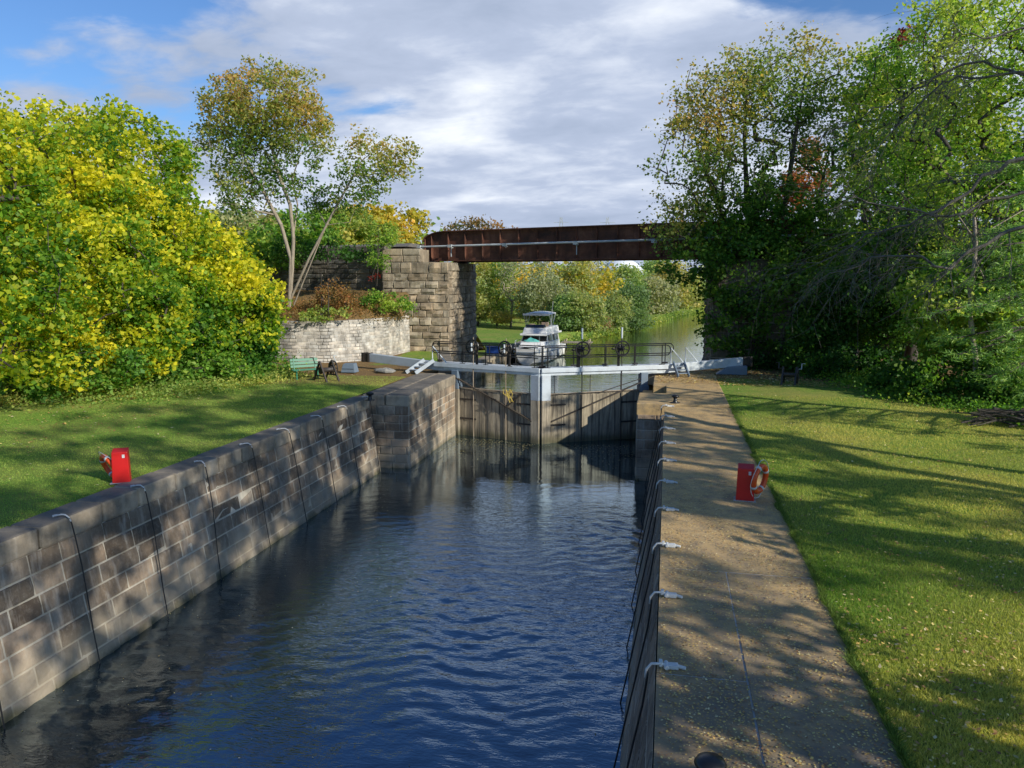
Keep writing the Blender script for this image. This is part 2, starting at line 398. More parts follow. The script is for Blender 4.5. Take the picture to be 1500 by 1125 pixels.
def masonry(mb, path, z0, z1, ch=.34, lmin=.55, lmax=1.05, batter=0., side=1, joint=.018, proud=.03, jit=.012, rough=0, tone=(.55,1.25), warm=.08, seed=1, z1f=None, hjit=0, cham=.03):
    """courses of separate blocks laid along a path; side=+1 puts the face on the right-hand side of the path"""
    r=random.Random(seed); P=Path(path)
    def pt(s,z,d):
        p,dr=P.at(s); n=Vector((dr.y,-dr.x))*side
        q=p+n*((z1-z)*batter+d); return (q.x,q.y,z)
    mb.cur=1; mb.tint=(1,1,1); s=0; st=.9
    while s<P.len-1e-6:
        e=min(P.len,s+st)
        zt0=z1f(s) if z1f else z1; zt1=z1f(e) if z1f else z1
        q=[pt(s,z0,0),pt(e,z0,0),pt(e,zt1,0),pt(s,zt0,0)]
        if side<0: q=q[::-1]
        mb.quad(*q); s=e
    mb.cur=0; z=z0; k=0
    while z<z1-.05:
        h=ch*(1+r.uniform(-hjit,hjit)); zt=z+h
        if z1-zt<ch*.45: zt=z1
        s=-r.uniform(0,lmax)
        while s<P.len:
            ln=r.uniform(lmin,lmax); a=max(0,s); b=min(P.len,s+ln); s+=ln
            if b-a<.06: continue
            if z1f and zt>min(z1f(a),z1f(b))+.02: continue
            g=joint/2; c=min(cham,ch*.1); d=proud+r.uniform(-jit,jit)
            v=r.uniform(*tone); wv=r.uniform(-warm,warm); mb.tint=(v*(1+wv),v,v*(1-wv))
            o=[(a+g,z+g),(b-g,z+g),(b-g,zt-g),(a+g,zt-g)]
            ia,ib,iz,it=a+g+c,b-g-c,z+g+c,zt-g-c
            nx=max(1,int((ib-ia)/.28)) if rough else 1; nz=2 if rough else 1
            base=len(mb.v)
            for (ss,zz) in o: mb.v.append(pt(ss,zz,0.0))
            for j in range(nz+1):
                for i in range(nx+1):
                    dd=d+(r.uniform(-.3,1)*rough if (0<i<nx or 0<j<nz) else r.uniform(-.3,.2)*rough)
                    mb.v.append(pt(ia+(ib-ia)*i/nx, iz+(it-iz)*j/nz, dd))
            I=lambda i,j: base+4+j*(nx+1)+i
            fs=[]
            for j in range(nz):
                for i in range(nx): fs.append((I(i,j),I(i+1,j),I(i+1,j+1),I(i,j+1)))
            fs.append((base,base+1)+tuple(I(i,0) for i in range(nx,-1,-1)))
            fs.append((base+1,base+2)+tuple(I(nx,j) for j in range(nz,-1,-1)))
            fs.append((base+2,base+3)+tuple(I(i,nz) for i in range(0,nx+1)))
            fs.append((base+3,base)+tuple(I(0,j) for j in range(0,nz+1)))
            for f in fs: mb.face(f if side>0 else f[::-1])
        z=zt; k+=1
def slabs(mb, path, inner, outer, z0, z1, lmin, lmax, side=1, seed=3, tone=(.75,1.15), joint=.016):
    """stones laid end to end along a path, from `inner` to `outer` sideways"""
    r=random.Random(seed); P=Path(path); s=0
    while s<P.len-.05:
        ln=r.uniform(lmin,lmax); e=min(P.len,s+ln)
        if P.len-e<lmin*.4: e=P.len
        def q(t,off):
            p,d=P.at(t); n=Vector((d.y,-d.x))*side; p=p+n*off; return p
        v=r.uniform(*tone); mb.tint=(v*1.02,v,v*.98)
        a,b=s+joint/2,e-joint/2; dz=r.uniform(-.008,.008); do=r.uniform(-.012,.012)
        c=[q(a,inner),q(b,inner),q(b,outer+do),q(a,outer+do)]
        if side>0: c=c[::-1]
        mb.hexa([(p.x,p.y,z0) for p in c],[(p.x,p.y,z1+dz) for p in c]); s=e

MATW=[M['chamber'],M['mortar']]
# left chamber wall
o=Vector((-10.6,9,0)); t=thing('chamber_wall','dark stained stone wall of the chamber below the left lawn','lock wall',o)
mb=MB(); masonry(mb,[(-10.55,-9),(-10.55,26.05)],-1.6,2.36,.36,.6,1.15,.165,1,seed=5,tone=(.2,1.35),warm=.10,jit=.012,proud=.012,rough=.022,joint=.034,cham=.012)
mb.build('wall',MATW,t,origin=o,tint=True)
mb=MB(); slabs(mb,[(-10.55,-9),(-10.55,26.05)],-.62,.03,2.33,2.75,1.0,1.9,1,seed=9,tone=(.65,1.15),joint=.035); mb.build('coping',M['coping'],t,origin=o,tint=True,bevel=.055)
mb=MB(); mb.tint=(.45,.45,.45); mb.box(-11.6,-10.95,26.05,26.62,-1.6,2.7); mb.build('groove_back',M['chamber'],t,origin=o,tint=True)
# left gate pier
o=Vector((-10,30,0)); t=thing('gate_pier','projecting stone pier that carries the left gate leaf','lock wall',o)
mb=MB(); masonry(mb,[(-11.6,26.62),(-9.25,26.62)],-1.6,2.36,.30,.45,.8,0,1,seed=15,tone=(.5,1.4)); 
masonry(mb,[(-9.25,26.62),(-9.25,32.95)],-1.6,2.36,.30,.5,.95,0,1,seed=16,tone=(.6,1.7),warm=.13,rough=.008,proud=.014,joint=.03,cham=.012); mb.build('wall',MATW,t,origin=o,tint=True)
mb=MB(); slabs(mb,[(-9.25,26.58),(-9.25,33.0)],-.9,.03,2.30,2.76,1.2,1.9,1,seed=19,tone=(.6,.95)); slabs(mb,[(-10.16,26.58),(-10.16,33.4)],-.9,0,2.30,2.75,1.2,1.9,1,seed=29,tone=(.6,.95)); mb.build('coping',M['coping'],t,origin=o,tint=True,bevel=.07)
# left tail wall beyond the gate
LT=[(-9.45,33.35),(-9.5,34.2),(-12.6,43.6),(-12.75,46)]
o=Vector((-11,38,0)); t=thing('tail_wall','flared stone wall behind the left gate leaf, running to the railway abutment','lock wall',o)
mb=MB(); masonry(mb,LT,-1.5,2.36,.34,.6,1.1,0,1,seed=21,tone=(.7,1.5)); mb.build('wall',MATW,t,origin=o,tint=True)
mb=MB(); slabs(mb,LT,-.75,.03,2.30,2.74,1.1,2,1,seed=23); mb.build('coping',M['coping'],t,origin=o,tint=True,bevel=.05)
# right chamber wall
o=Vector((0,9,0)); t=thing('chamber_wall','shaded stone wall of the chamber below the right walkway','lock wall',o)
mb=MB(); masonry(mb,[(-.03,-9),(-.03,26.1)],-1.6,2.36,.36,.6,1.15,.195,-1,seed=35,tone=(.3,1.1),proud=.014,joint=.03,cham=.014); mb.build('wall',MATW,t,origin=o,tint=True)
# the walkway on top: two rows of slabs
o=Vector((1,12,2.7)); t=thing('walkway','leaf-strewn stone walkway along the right side of the chamber','walkway',o)
mb=MB(); mb.box(.03,2.12,-9,26.1,2.2,2.736); mb.build('joint_bed',M['pave_joint'],t,origin=o,bevel=0)
mb=MB(); slabs(mb,[(0,-9),(0,11.2)],-.93,.02,2.31,2.75,2.3,3.6,-1,seed=39,tone=(.92,1.06),joint=.03); slabs(mb,[(.93,-9),(.93,11.2)],-1.22,-.028,2.5,2.747,2.0,3.0,-1,seed=41,tone=(.92,1.06),joint=.03)
slabs(mb,[(0,11.2),(0,26.08)],-2.15,.02,2.31,2.75,2.3,4.2,-1,seed=40,tone=(.92,1.06),joint=.02)
mb.build('slabs',M['paving'],t,origin=o,tint=True,bevel=.004)
# right gate pier with its notch for the heel of the leaf
o=Vector((-.5,30,0)); t=thing('gate_pier','projecting stone pier with a notch that carries the right gate leaf','lock wall',o)
mb=MB(); masonry(mb,[(-.95,26.62),(.4,26.62)],-1.6,2.36,.34,.5,.9,0,1,seed=45,tone=(.8,1.4)); masonry(mb,[(-.95,26.62),(-.95,34.0)],-1.6,2.1,.34,.5,.95,0,-1,seed=46,tone=(.5,1.1)); mb.build('wall',MATW,t,origin=o,tint=True)
mb=MB()
for (x0,x1,y0,y1,z0,z1,v) in [(-.97,2.15,26.6,29.1,2.31,2.74,.9),(.02,2.15,29.12,31.3,2.3,2.745,.85),(-.97,.0,29.12,31.3,1.6,2.1,.7),(-.5,2.15,31.32,36.4,2.1,2.74,.8),(-.97,-.52,31.8,33.6,1.6,2.2,.5)]:
    mb.tint=(v,v,v); mb.box(x0,x1,y0,y1,z0,z1)
mb.build('slabs',M['paving'],t,origin=o,tint=True,bevel=.03)
mb=MB(); mb.tint=(.4,.4,.4); mb.box(.4,.6,26.05,26.7,-1.6,2.3); mb.build('groove_back',M['chamber'],t,origin=o,tint=True)
RT=[(-.95,34.6),(-.6,35.4),(1.7,40.2),(2.2,46)]
o=Vector((1,38,0)); t=thing('tail_wall','flared stone wall behind the right gate leaf, running to the shaded pier','lock wall',o)
mb=MB(); masonry(mb,RT,-1.5,2.36,.34,.6,1.1,0,-1,seed=51,tone=(.5,1.1)); mb.build('wall',MATW,t,origin=o,tint=True)
mb=MB(); slabs(mb,RT,-.75,.03,2.30,2.74,1.1,2,-1,seed=53); mb.build('coping',M['coping'],t,origin=o,tint=True,bevel=.05)

# ------------------------------------------------------------------ ground
def lerp(x, xs, ys): return float(np.interp(x,xs,ys))
XLy=[-60,26,33.3,34.6,43.6,46,50,76,84,95,112,150,175,215,260,330,900]
XLx=[-11.14,-11.14,-11.05,-10.3,-13.2,-13.4,-13.4,-13.4,-11.0,-8.0,-4,2.0,9,30,90,240,900]
def xl(y): return lerp(y,XLy,XLx)
XRy=[-60,26,36.4,37,40.2,46,52,60,100,150,175,215,260,330,900]
XRx=[2.13,2.13,2.13,.8,2.3,2.8,4.5,7.5,14,26,36,70,150,330,1100]
def xr(y): return lerp(y,XRy,XRx)
def smooth(a,b,x):
    t=max(0,min(1,(x-a)/(b-a))); return t*t*(3-2*t)
def nz2(x,y): return .5*(sin(x*.31+y*.17)+sin(x*.13-y*.29+1.7))
def hl(x,y):
    s=xl(y)-x
    low=1.0 if y<80 else lerp(y,[80,100],[1.0,.5])
    if y>78: low=low*smooth(0,1.6,s)-.25*(1-smooth(0,.8,s))
    b=2.72+(low-2.72)*smooth(44,54,y)
    b+=smooth(6,14,s)*.5*(1-smooth(40,50,y))+.04*nz2(x*3,y*3)*smooth(.5,3,s)
    b+=smooth(8,60,s)*1.6*smooth(55,120,y)
    return b
def hr(x,y):
    s=x-xr(y); b=2.70+(.4-2.70)*smooth(44,52,y)
    if y>46: b=b*smooth(0,1.5,s)-.3*(1-smooth(0,.8,s))
    b+=.05*nz2(x*3,y*3)*smooth(.5,3,s)+smooth(8,40,s)*1.2
    return b
def ground(name,side,seed):
    ys=list(np.arange(-60,5,3.))+list(np.arange(5,50,.5))+list(np.arange(50,130,1.5))+list(np.arange(130,330,8))+[360,420,520,700,900]
    ss=[0,.15,.4,.8,1.2]+list(np.arange(1.7,22,.5))+list(np.arange(22.5,60,2))+[64,75,90,120,180,300,520,900,1500]
    v=[];dirt=[]
    for y in ys:
        for s in ss:
            if side<0: x=xl(y)-s; z=hl(x,y)
            else: x=xr(y)+s; z=hr(x,y)
            v.append((x,y,z))
            d=0
            if side<0:
                # bare leaf-covered earth by the bench and along the foot of the trees
                e=max(0,1-abs(y-(33.0+.15*(x+12)))/6) if -24<x<-9 else 0
                edge=smooth(-1.2,1.0,(-x)-lerp(y,[5,21,24,29,33],[27,21.0,18.6,16.6,15])) if y<60 else 0
                d=max(e*1.3,edge*1.1)
                if y>55: d=.0
            else:
                e=max(0,1-abs(y-(36.2))/2.9) if x<14 else 0
                edge=smooth(-.6,1.2,x-lerp(y,[5,20,26.8,33.6,37],[22,15.5,10.3,7.5,3])) if y<80 else 1
                d=max(e*1.3,edge)
            dirt.append(d)
    n=len(ss); f=[]
    for i in range(len(ys)-1):
        for j in range(n-1):
            q=(i*n+j,i*n+j+1,(i+1)*n+j+1,(i+1)*n+j); f.append(q[::-1] if side>0 else q)
    if side<0: f=[q for q in f]
    me=bpy.data.meshes.new(name); me.from_pydata(v,[],f)
    a=me.attributes.new('dirt','FLOAT_COLOR','POINT'); arr=np.ones((len(v),4),np.float32); arr[:,:3]=np.array(dirt)[:,None]; a.data.foreach_set('color',arr.ravel())
    o=link_mesh(name,me,M['ground'],smooth=True); o['kind']='structure'; return o
ground('lawn',-1,1); ground('lawn',1,2)
for nm,x0,x1,y0,y1,m in [('river_water',-700,1200,33.2,900,'river')]:
    mb=MB(); mb.quad((x0,y0,0),(x1,y0,0),(x1,y1,0),(x0,y1,0)); mb.build(nm,M[m]).__setitem__('kind','structure')
def rippled_water():
    g=np.random.default_rng(31); xs=np.arange(-12,1.21,.055); ys=np.concatenate([np.arange(-12,4,.3),np.arange(4,33.25,.05)])
    X,Y=np.meshgrid(xs,ys); Z=np.zeros_like(X)
    wx=X+.25*np.sin(Y*.9+X*.4)+.12*np.sin(Y*2.3-X*1.1); wy=Y+.22*np.sin(X*1.1+Y*.3)+.10*np.sin(X*2.7+Y*1.3)
    for k in range(56):
        lam=.16*(5.5**g.random()); th=pi/2+g.normal(0,.78); A=.00064*(lam/.3)**.9*g.uniform(.5,1.3)
        Z+=A*np.sin((wx*cos(th)+wy*sin(th))*2*pi/lam+g.uniform(0,6.28))
    amp=1-.90*np.clip((Y-19)/8,0,1); pat=.60+.55*np.sin(X*.55+1+.8*np.sin(Y*.33))*np.sin(Y*.42+.5*X*.6)
    Z*=amp*np.abs(pat)
    n=len(xs); V=np.stack([X,Y,Z],-1).reshape(-1,3); i=np.arange(len(ys)-1)[:,None]*n+np.arange(n-1)[None]; F=np.stack([i,i+1,i+n+1,i+n],-1).reshape(-1,4)
    me=bpy.data.meshes.new('lock_water'); me.vertices.add(len(V)); me.vertices.foreach_set('co',V.astype(np.float32).ravel()); me.loops.add(F.size); me.loops.foreach_set('vertex_index',F.astype(np.int32).ravel())
    me.polygons.add(len(F)); me.polygons.foreach_set('loop_start',np.arange(0,F.size,4,dtype=np.int32)); me.update(calc_edges=True)
    link_mesh('lock_water',me,M['lockwater'],smooth=True)['kind']='structure'
rippled_water()
mb=MB(); mb.quad((-3000,-1500,-2.5),(3000,-1500,-2.5),(3000,3500,-2.5),(-3000,3500,-2.5)); mb.build('ground',M['ground']).__setitem__('kind','structure')

# railway embankment on the left
def yb(x): return 46.6-.3146*(x+15)
RET=[(-23.5,37.6),(-21,36.4),(-18.6,36.0),(-16.9,36.5),(-15.8,38.0),(-15.2,40.2),(-14.9,43.2)]
def yfront(x): return lerp(x,[-80,-60,-23.5,-21,-18.6,-16.9,-15.8,-15.2,-14.9],[52,48,37.7,36.5,36.1,36.6,38.1,40.3,43.3])
def embankment():
    xs=list(np.arange(-140,-30,4.))+list(np.arange(-30,-15.2,.5))+[-15.0]
    v=[];f=[];prof=11
    for x in xs:
        yf=yfront(x)+.12; yw=yb(x)-2.7
        for k in range(prof):
            if k<=5:
                tt=k/5; z=4.72+1.6*tt+(.12*nz2(x*7,tt*30) if 0<k<5 else 0); y=yf+(yw-yf)*tt
            else:
                y,z=[(yw+.02,6.3),(yw+.25,8.95),(yb(x)+2.6,8.95),(yb(x)+6,7.0),(yb(x)+18,.4)][k-6]
            if k>5 and x>-16.9: z=min(z,6.0); y=max(y,44.2)
            v.append((x,y,z))
    for i in range(len(xs)-1):
        for j in range(prof-1):
            f.append((i*prof+j,(i+1)*prof+j,(i+1)*prof+j+1,i*prof+j+1))
    me=bpy.data.meshes.new('embankment'); me.from_pydata(v,[],f)
    a=me.attributes.new('dirt','FLOAT_COLOR','POINT'); arr=np.ones((len(v),4),np.float32)*.62; a.data.foreach_set('color',arr.ravel())
    o=link_mesh('embankment',me,M['ground'],smooth=True); o['kind']='structure'
embankment()
o=Vector((-18.5,36.4,2.7)); t=thing('retaining_wall','pale curved brick retaining wall behind the green bench','wall',o)
mb=MB(); masonry(mb,RET,2.1,4.78,.17,.22,.5,.03,1,joint=.02,proud=.018,jit=.012,tone=(.72,1.15),warm=.05,seed=61,hjit=.12); mb.build('wall',[M['ret'],M['ret_mortar']],t,origin=o,tint=True)
mb=MB(); slabs(mb,RET,-.35,.04,4.76,4.86,.5,1.1,1,seed=62,tone=(.8,1.1)); mb.build('coping',M['ret'],t,origin=o,tint=True,bevel=.02)
# wing wall along the track
o=Vector((-22,49,6)); t=thing('wing_wall','weathered grey stone wing wall beneath the railway track, left of the bridge','wall',o)
WW=[(x,yb(x)-2.85) for x in (-48,-40,-32,-26,-20,-16.65)]
mb=MB(); masonry(mb,WW,5.2,8.6,.3,.6,1.2,0,1,joint=.03,proud=.04,jit=.03,rough=.02,tone=(.6,1.25),seed=63); mb.build('wall',[M['wing'],M['abut_mortar']],t,origin=o,tint=True)
mb=MB(); slabs(mb,WW,-.6,.08,8.58,8.95,.9,1.6,1,seed=64,tone=(.7,1.1)); mb.build('coping',M['wing'],t,origin=o,tint=True,bevel=.03)
# left abutment
def pier(name,label,x0,x1,y0,y1,zt,side,seed,tone,mats,zb=-1,step=None):
    o=Vector(((x0+x1)/2,(y0+y1)/2,2.5)); t=thing(name,label,'bridge pier',o)
    mb=MB(); bt=0
    xa=x1
    kw=dict(ch=.44,lmin=.55,lmax=1.25,joint=.03,proud=.04,jit=.025,rough=.10,tone=tone,hjit=.15)
    if side<0:   # left abutment: faces toward the viewer and the canal
        masonry(mb,[(x0,y0),(x1,y0)],zb,zt,batter=bt,side=1,seed=seed,**kw)
        masonry(mb,[(x1,y0),(x1,y1)],zb,zt,batter=bt,side=1,seed=seed+1,**kw)
    else:
        masonry(mb,[(x0,y0),(x1,y0)],zb,zt,batter=bt,side=1,seed=seed,**kw)
        masonry(mb,[(x0,y0),(x0,y1)],zb,zt,batter=bt,side=-1,seed=seed+1,**kw)
    mb.cur=1; mb.quad((x0,y0,zt),(x1,y0,zt),(x1,y1,zt),(x0,y1,zt)); mb.quad((x1,y1,zb),(x0,y1,zb),(x0,y1,zt),(x1,y1,zt))
    mb.build('shaft',mats,t,origin=o,tint=True)
    return t,o
AM=[M['abut'],M['abut_mortar']]
t,o=pier('bridge_abutment','tall tan rock-faced stone abutment under the left end of the bridge',-16.7,-12.6,43.75,50.2,7.95,-1,71,(.6,1.3),AM)
mb=MB(); masonry(mb,[(-16.7,43.85),(-14.35,43.85)],7.95,8.75,.4,.8,1.4,0,1,joint=.03,proud=.04,rough=.02,tone=(.85,1.2),seed=77); masonry(mb,[(-14.35,43.85),(-14.35,44.4)],7.95,8.75,.8,.5,.6,0,1,joint=.03,proud=.03,tone=(.8,1.1),seed=78)
mb.cur=0; mb.box(-16.7,-14.36,43.9,45.6,7.95,8.72); mb.build('parapet',AM,t,origin=o,tint=True)
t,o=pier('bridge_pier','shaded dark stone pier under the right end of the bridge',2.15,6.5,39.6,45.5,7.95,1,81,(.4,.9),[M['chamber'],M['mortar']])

# bridge
BD=Vector((.954,-.30,0)).normalized(); BN=Vector((BD.y,-BD.x,0))   # BN points toward the viewer
B0=Vector((-14.97,46.6,0))
def bp(s,n,z): p=B0+BD*s+BN*n; return (p.x,p.y,z)
oB=Vector(bp(10,0,8)); t=thing('railway_bridge','rust-brown riveted plate girder railway bridge spanning the canal','bridge',oB)
BLN=22.5
for gi,(n0,nm) in enumerate([(0.0,'girder'),(-3.4,'girder')]):
    mb=MB()
    zb_,zt_=8.08,9.86
    prof=[(0,zb_),(BLN,zb_),(BLN,zt_)]+[(1.6,zt_)]+[(1.6-1.6*sin(a),zt_-.62*(1-cos(a))) for a in (.3,.6,.9,1.2,1.5)]
    f=[bp(s,n0,z) for s,z in prof]; b=[bp(s,n0-.03,z) for s,z in prof]
    mb.hexa(b[::-1],f[::-1])
    for z in (zb_,zt_):     # flanges
        s0=0 if z==zb_ else 1.5
        mb.hexa([bp(s0,.2+n0,z-.03),bp(BLN,.2+n0,z-.03),bp(BLN,-.2+n0,z-.03),bp(s0,-.2+n0,z-.03)],[bp(s0,.2+n0,z+.035),bp(BLN,.2+n0,z+.035),bp(BLN,-.2+n0,z+.035),bp(s0,-.2+n0,z+.035)])
        zz=z+(.09 if z==zb_ else -.09); mb.bar(bp(s0,n0+.02,zz),bp(BLN,n0+.02,zz),.05,.16)
    cp=[(1.6-1.6*sin(a),zt_-.62*(1-cos(a))) for a in (0,.3,.6,.9,1.2,1.5)]
    for (s1,z1),(s2,z2) in zip(cp,cp[1:]): mb.bar(bp(s1+.02,n0,z1),bp(s2-.02,n0,z2),.38,.05)
    s=.12; k=0
    while s<BLN:
        zt2=zt_-.03 if s>1.6 else zt_-.62*(1-cos(math.asin(max(0,min(1,(1.6-s)/1.6)))))-.03
        mb.bar(bp(s,n0+.07,zb_+.03),bp(s,n0+.07,zt2),.025 if k%2 else .05,.14,up=BN); mb.bar(bp(s,n0+.02,zb_+.03),bp(s,n0+.02,zt2),.12,.03,up=BN)
        s+=.5 if k==0 else 1.22; k+=1
    mb.build(nm,M['rust'],t,origin=oB)
mb=MB()
for i in range(30): mb.bar(bp(.5+i*.74,-.2,8.75),bp(.5+i*.74,-3.2,8.75),.2,.18)
mb.build('ties',M['darkwood'],t,origin=oB,tint=True)
mb=MB(); 
for n in (-1.0,-2.4): mb.bar(bp(-33,n,9.12),bp(30,n,9.12),.07,.14)
mb.build('rail',M['rust'],t,origin=oB)
mb=MB(); mb.box(0,1,0,1,0,0.01); mb=MB()
mb.hexa([bp(.1,-.3,8.12),bp(BLN,-.3,8.12),bp(BLN,-3.1,8.12),bp(.1,-3.1,8.12)],[bp(.1,-.3,8.3),bp(BLN,-.3,8.3),bp(BLN,-3.1,8.3),bp(.1,-3.1,8.3)]); mb.build('floor_plate',M['rust'],t,origin=oB)
for s in (.6,20.5):
    for n in (0,-3.4):
        mb=MB(); mb.hexa([bp(s-.4,n+.3,7.93),bp(s+.4,n+.3,7.93),bp(s+.4,n-.3,7.93),bp(s-.4,n-.3,7.93)],[bp(s-.35,n+.25,8.06),bp(s+.35,n+.25,8.06),bp(s+.35,n-.25,8.06),bp(s-.35,n-.25,8.06)]); mb.build('bearing',M['iron'],t,origin=oB)
# pale service pipe fixed along the girder
oP=Vector(bp(10,.4,9)); t=thing('service_pipe','pale grey pipe running along the face of the rusty bridge girder','pipe',oP)
mb=MB(); mb.tube([bp(-5,.42,8.9),bp(-1,.42,8.93),bp(2,.42,8.95),bp(22.4,.42,9.06)],.06,8); mb.build('pipe',M['pipe'],t,origin=oP,smooth=True)
for i,s in enumerate((-.1,2.2,6,10.5,15,19)):
    mb=MB(); mb.bar(bp(s,.30,8.94),bp(s,.30,8.94-(.5 if i%2 else .05)-.12),.05,.05); mb.bar(bp(s,.12,8.86),bp(s,.5,8.86),.05,.04); mb.bar(bp(s-.14,.43,8.95),bp(s+.14,.43,8.95),.16,.16); mb.build('bracket',M['pipe'],t,origin=oP)
# track bed on the left embankment
mb=MB(); mb.tint=(1,1,1)
for x0,x1 in [(-60,-15.3)]:
    mb.hexa([(x0,yb(x0)-2.3,8.9),(x1,yb(x1)-2.3,8.9),(x1,yb(x1)+2.3,8.9),(x0,yb(x0)+2.3,8.9)],[(x0,yb(x0)-1.6,9.12),(x1,yb(x1)-1.6,9.12),(x1,yb(x1)+1.6,9.12),(x0,yb(x0)+1.6,9.12)])
mb.build('track_bed',M['ballast']).__setitem__('kind','structure')

# ------------------------------------------------------------------ lock gates
MIT=Vector((-5.2,31.95,0))
def gate(label, heel, sgn, white_top, diag_flip):
    heel=Vector((heel[0],heel[1],0)); d=(MIT-heel); Lg=d.length; ang=math.atan2(d.y,d.x)
    t=thing('lock_gate',label,'lock gate',heel,ang,'mitre gate leaves')
    # local: x from heel to mitre, front (toward the viewer) is y*sgn
    F=lambda y: y*sgn
    def bx(mb,x0,x1,y0,y1,z0,z1):
        a,b=sorted((F(y0),F(y1))); mb.box(x0,x1,a,b,z0,z1)
    r=random.Random(5 if sgn<0 else 8)
    mb=MB(); x=.25
    while x<Lg-.42:
        wd=r.uniform(.17,.24); e=min(x+wd,Lg-.40); v=r.uniform(.75,1.15); mb.tint=(v,v,v*.97)
        bx(mb,x+.004,e-.004,-.06,.06+r.uniform(-.012,.012),-1.2,2.06+r.uniform(-.015,.015)); x+=wd
    mb.build('planking',M['gatewood'],t,tint=True,bevel=.006)
    mb=MB(); mb.tint=(.9,.9,.9); bx(mb,-.16,.25,-.2,.2,-1.2,2.1); mb.build('heel_post',M['gatewood'],t,tint=True,bevel=.03)
    mb=MB(); bx(mb,-.17,.24,-.2,.2,2.1,2.36); bx(mb,-.13,.2,-.17,.17,2.36,2.93); mb.build('heel_collar',M['slate'],t,bevel=.02)
    mb=MB(); mb.tint=(1.05,1.05,1.05); bx(mb,Lg-.40,Lg-.012,-.2,.16,-1.2,1.86); mb.build('mitre_post',M['gatewood'],t,tint=True,bevel=.015)
    mb=MB(); bx(mb,Lg-.40,Lg-.012,-.2,.163,1.86,2.94); mb.build('painted_post_head',M['greyblue'] if sgn<0 else M['white'],t,bevel=.012)
    mb=MB(); mb.tint=(.8,.8,.8)
    bx(mb,.25,Lg-.4,-.2,.02,1.75,2.12); bx(mb,.25,Lg-.4,-.2,-.05,.4,.7)
    mb.build('top_rail',M['gatewood'],t,tint=True,bevel=.01)
    mb=MB(); mb.tube([(.2,F(.1),2.19),(Lg-.4,F(.1),2.13)],.022,8); mb.build('cable_rail',M['rod'],t)
    # beam: over the leaf a pair of pale stringers, behind the heel a single tapering balance beam
    tail=-4.85
    mb=MB()
    bx(mb,-1.1,Lg-.01,.06,.14,3.05,3.24); bx(mb,-.6,Lg-.01,-.02,.075,2.92,3.08)
    mb.build('fascia',M['white'],t,bevel=.01)
    mb=MB(); y0,y1=sorted((F(-.22),F(.045)))
    mb.hexa([(tail,y0,3.05),(-.9,y0,2.86),(-.9,y1,2.86),(tail,y1,3.05)],[(tail,y0,3.44),(-.9,y0,3.23),(-.9,y1,3.23),(tail,y1,3.44)])
    mb.hexa([(-.9,y0,2.86),(Lg-.02,y0,2.95),(Lg-.02,y1,2.95),(-.9,y1,2.86)],[(-.9,y0,3.23),(Lg-.02,y0,3.2),(Lg-.02,y1,3.2),(-.9,y1,3.23)])
    bm=mb.build('balance_beam',M['greyblue'] if sgn<0 else M['white'],t,bevel=.012)
    mb=MB(); yy0,yy1=sorted((F(-.26),F(.085))); mb.box(tail-.42,tail+.0,yy0,yy1,3.04,3.46); mb.box(tail-.46,tail-.30,yy0-.012,yy1+.012,3.03,3.475); mb.box(tail-.12,tail-.04,yy0-.012,yy1+.012,3.03,3.475); mb.build('end_cap',M['iron'],bm,bevel=.01)
    # walkway deck and its two railings
    mb=MB(); mb.tint=(1,1,1); bx(mb,-1.1,Lg-.02,-.86,-.23,3.12,3.19); mb.build('deck',M['white'],t,bevel=.008)
    for ri,(yy,x0,x1) in enumerate([(.0,-1.2,Lg-.15),(-.82,-1.75,Lg-.15)]):
        mb=MB(); zt=3.24+.86; zm=3.24+.42
        n=5
        for k in range(n):
            xx=x0+.35+(x1-x0-.5)*k/(n-1)
            mb.tube([(xx,F(yy),3.16),(xx,F(yy),zt)],.024,6); mb.box(xx-.12,xx+.12,F(yy)-.035,F(yy)+.035,3.19,3.262)
        # top and middle rails joined by a rounded end loop
        loop=[(x1,F(yy),zt),(x0+.15,F(yy),zt)]+[(x0+.15-.21*sin(a),F(yy),zm+.21+.23*cos(a)) for a in (.5,1.1,1.6,2.1,2.7)]+[(x0+.15,F(yy),zm),(x1,F(yy),zm)]
        mb.tube(loop,.024,6); mb.build('railing',M['black'],t)
    # two paddle gears: wheel, rack rod and the rod down to the water
    for k,fx in enumerate((.235,.62)):
        xw=Lg*fx
        mb=MB(); bx(mb,xw+.02,xw+.12,-.12,-.02,3.19,4.1); bx(mb,xw-.08,xw+.10,-.1,.08,3.88,4.16); mb.tube([(xw+.1,F(-.02),4.02),(xw+.42,F(-.02),3.98)],.05,6); gb=mb.build('paddle_gear',M['iron'],t,bevel=.02)
        mb=MB(); c=(xw,F(.2),4.02)
        ring=[(xw+.31*cos(a),F(.2),4.02+.31*sin(a)) for a in np.linspace(0,2*pi,29)[:-1]]; mb.tube(ring,.036,6,closed=True)
        for q in range(6):
            a=q*pi/3+.3; mb.tube([(xw+.05*cos(a),F(.2),4.02+.05*sin(a)),(xw+.3*cos(a),F(.2),4.02+.3*sin(a))],[.028,.018],6)
        prof=[(.08,-.07),(.09,0),(.07,.06),(.03,.1)]; mb.lathe([(r_,z_*sgn) for r_,z_ in prof],c,12,'y'); mb.tube([(xw,F(.2),4.02),(xw+.12,F(-.05),4.02)],.03,6)
        mb.build('hand_wheel',M['black'],gb)
        mb=MB(); mb.tube([(xw-.02,F(.1),-1.0),(xw-.02,F(.1),3.0),(xw+.0,F(.1),4.45)],.022,6); mb.build('rack_rod',M['rod'] if sgn<0 else M['iron'],gb)
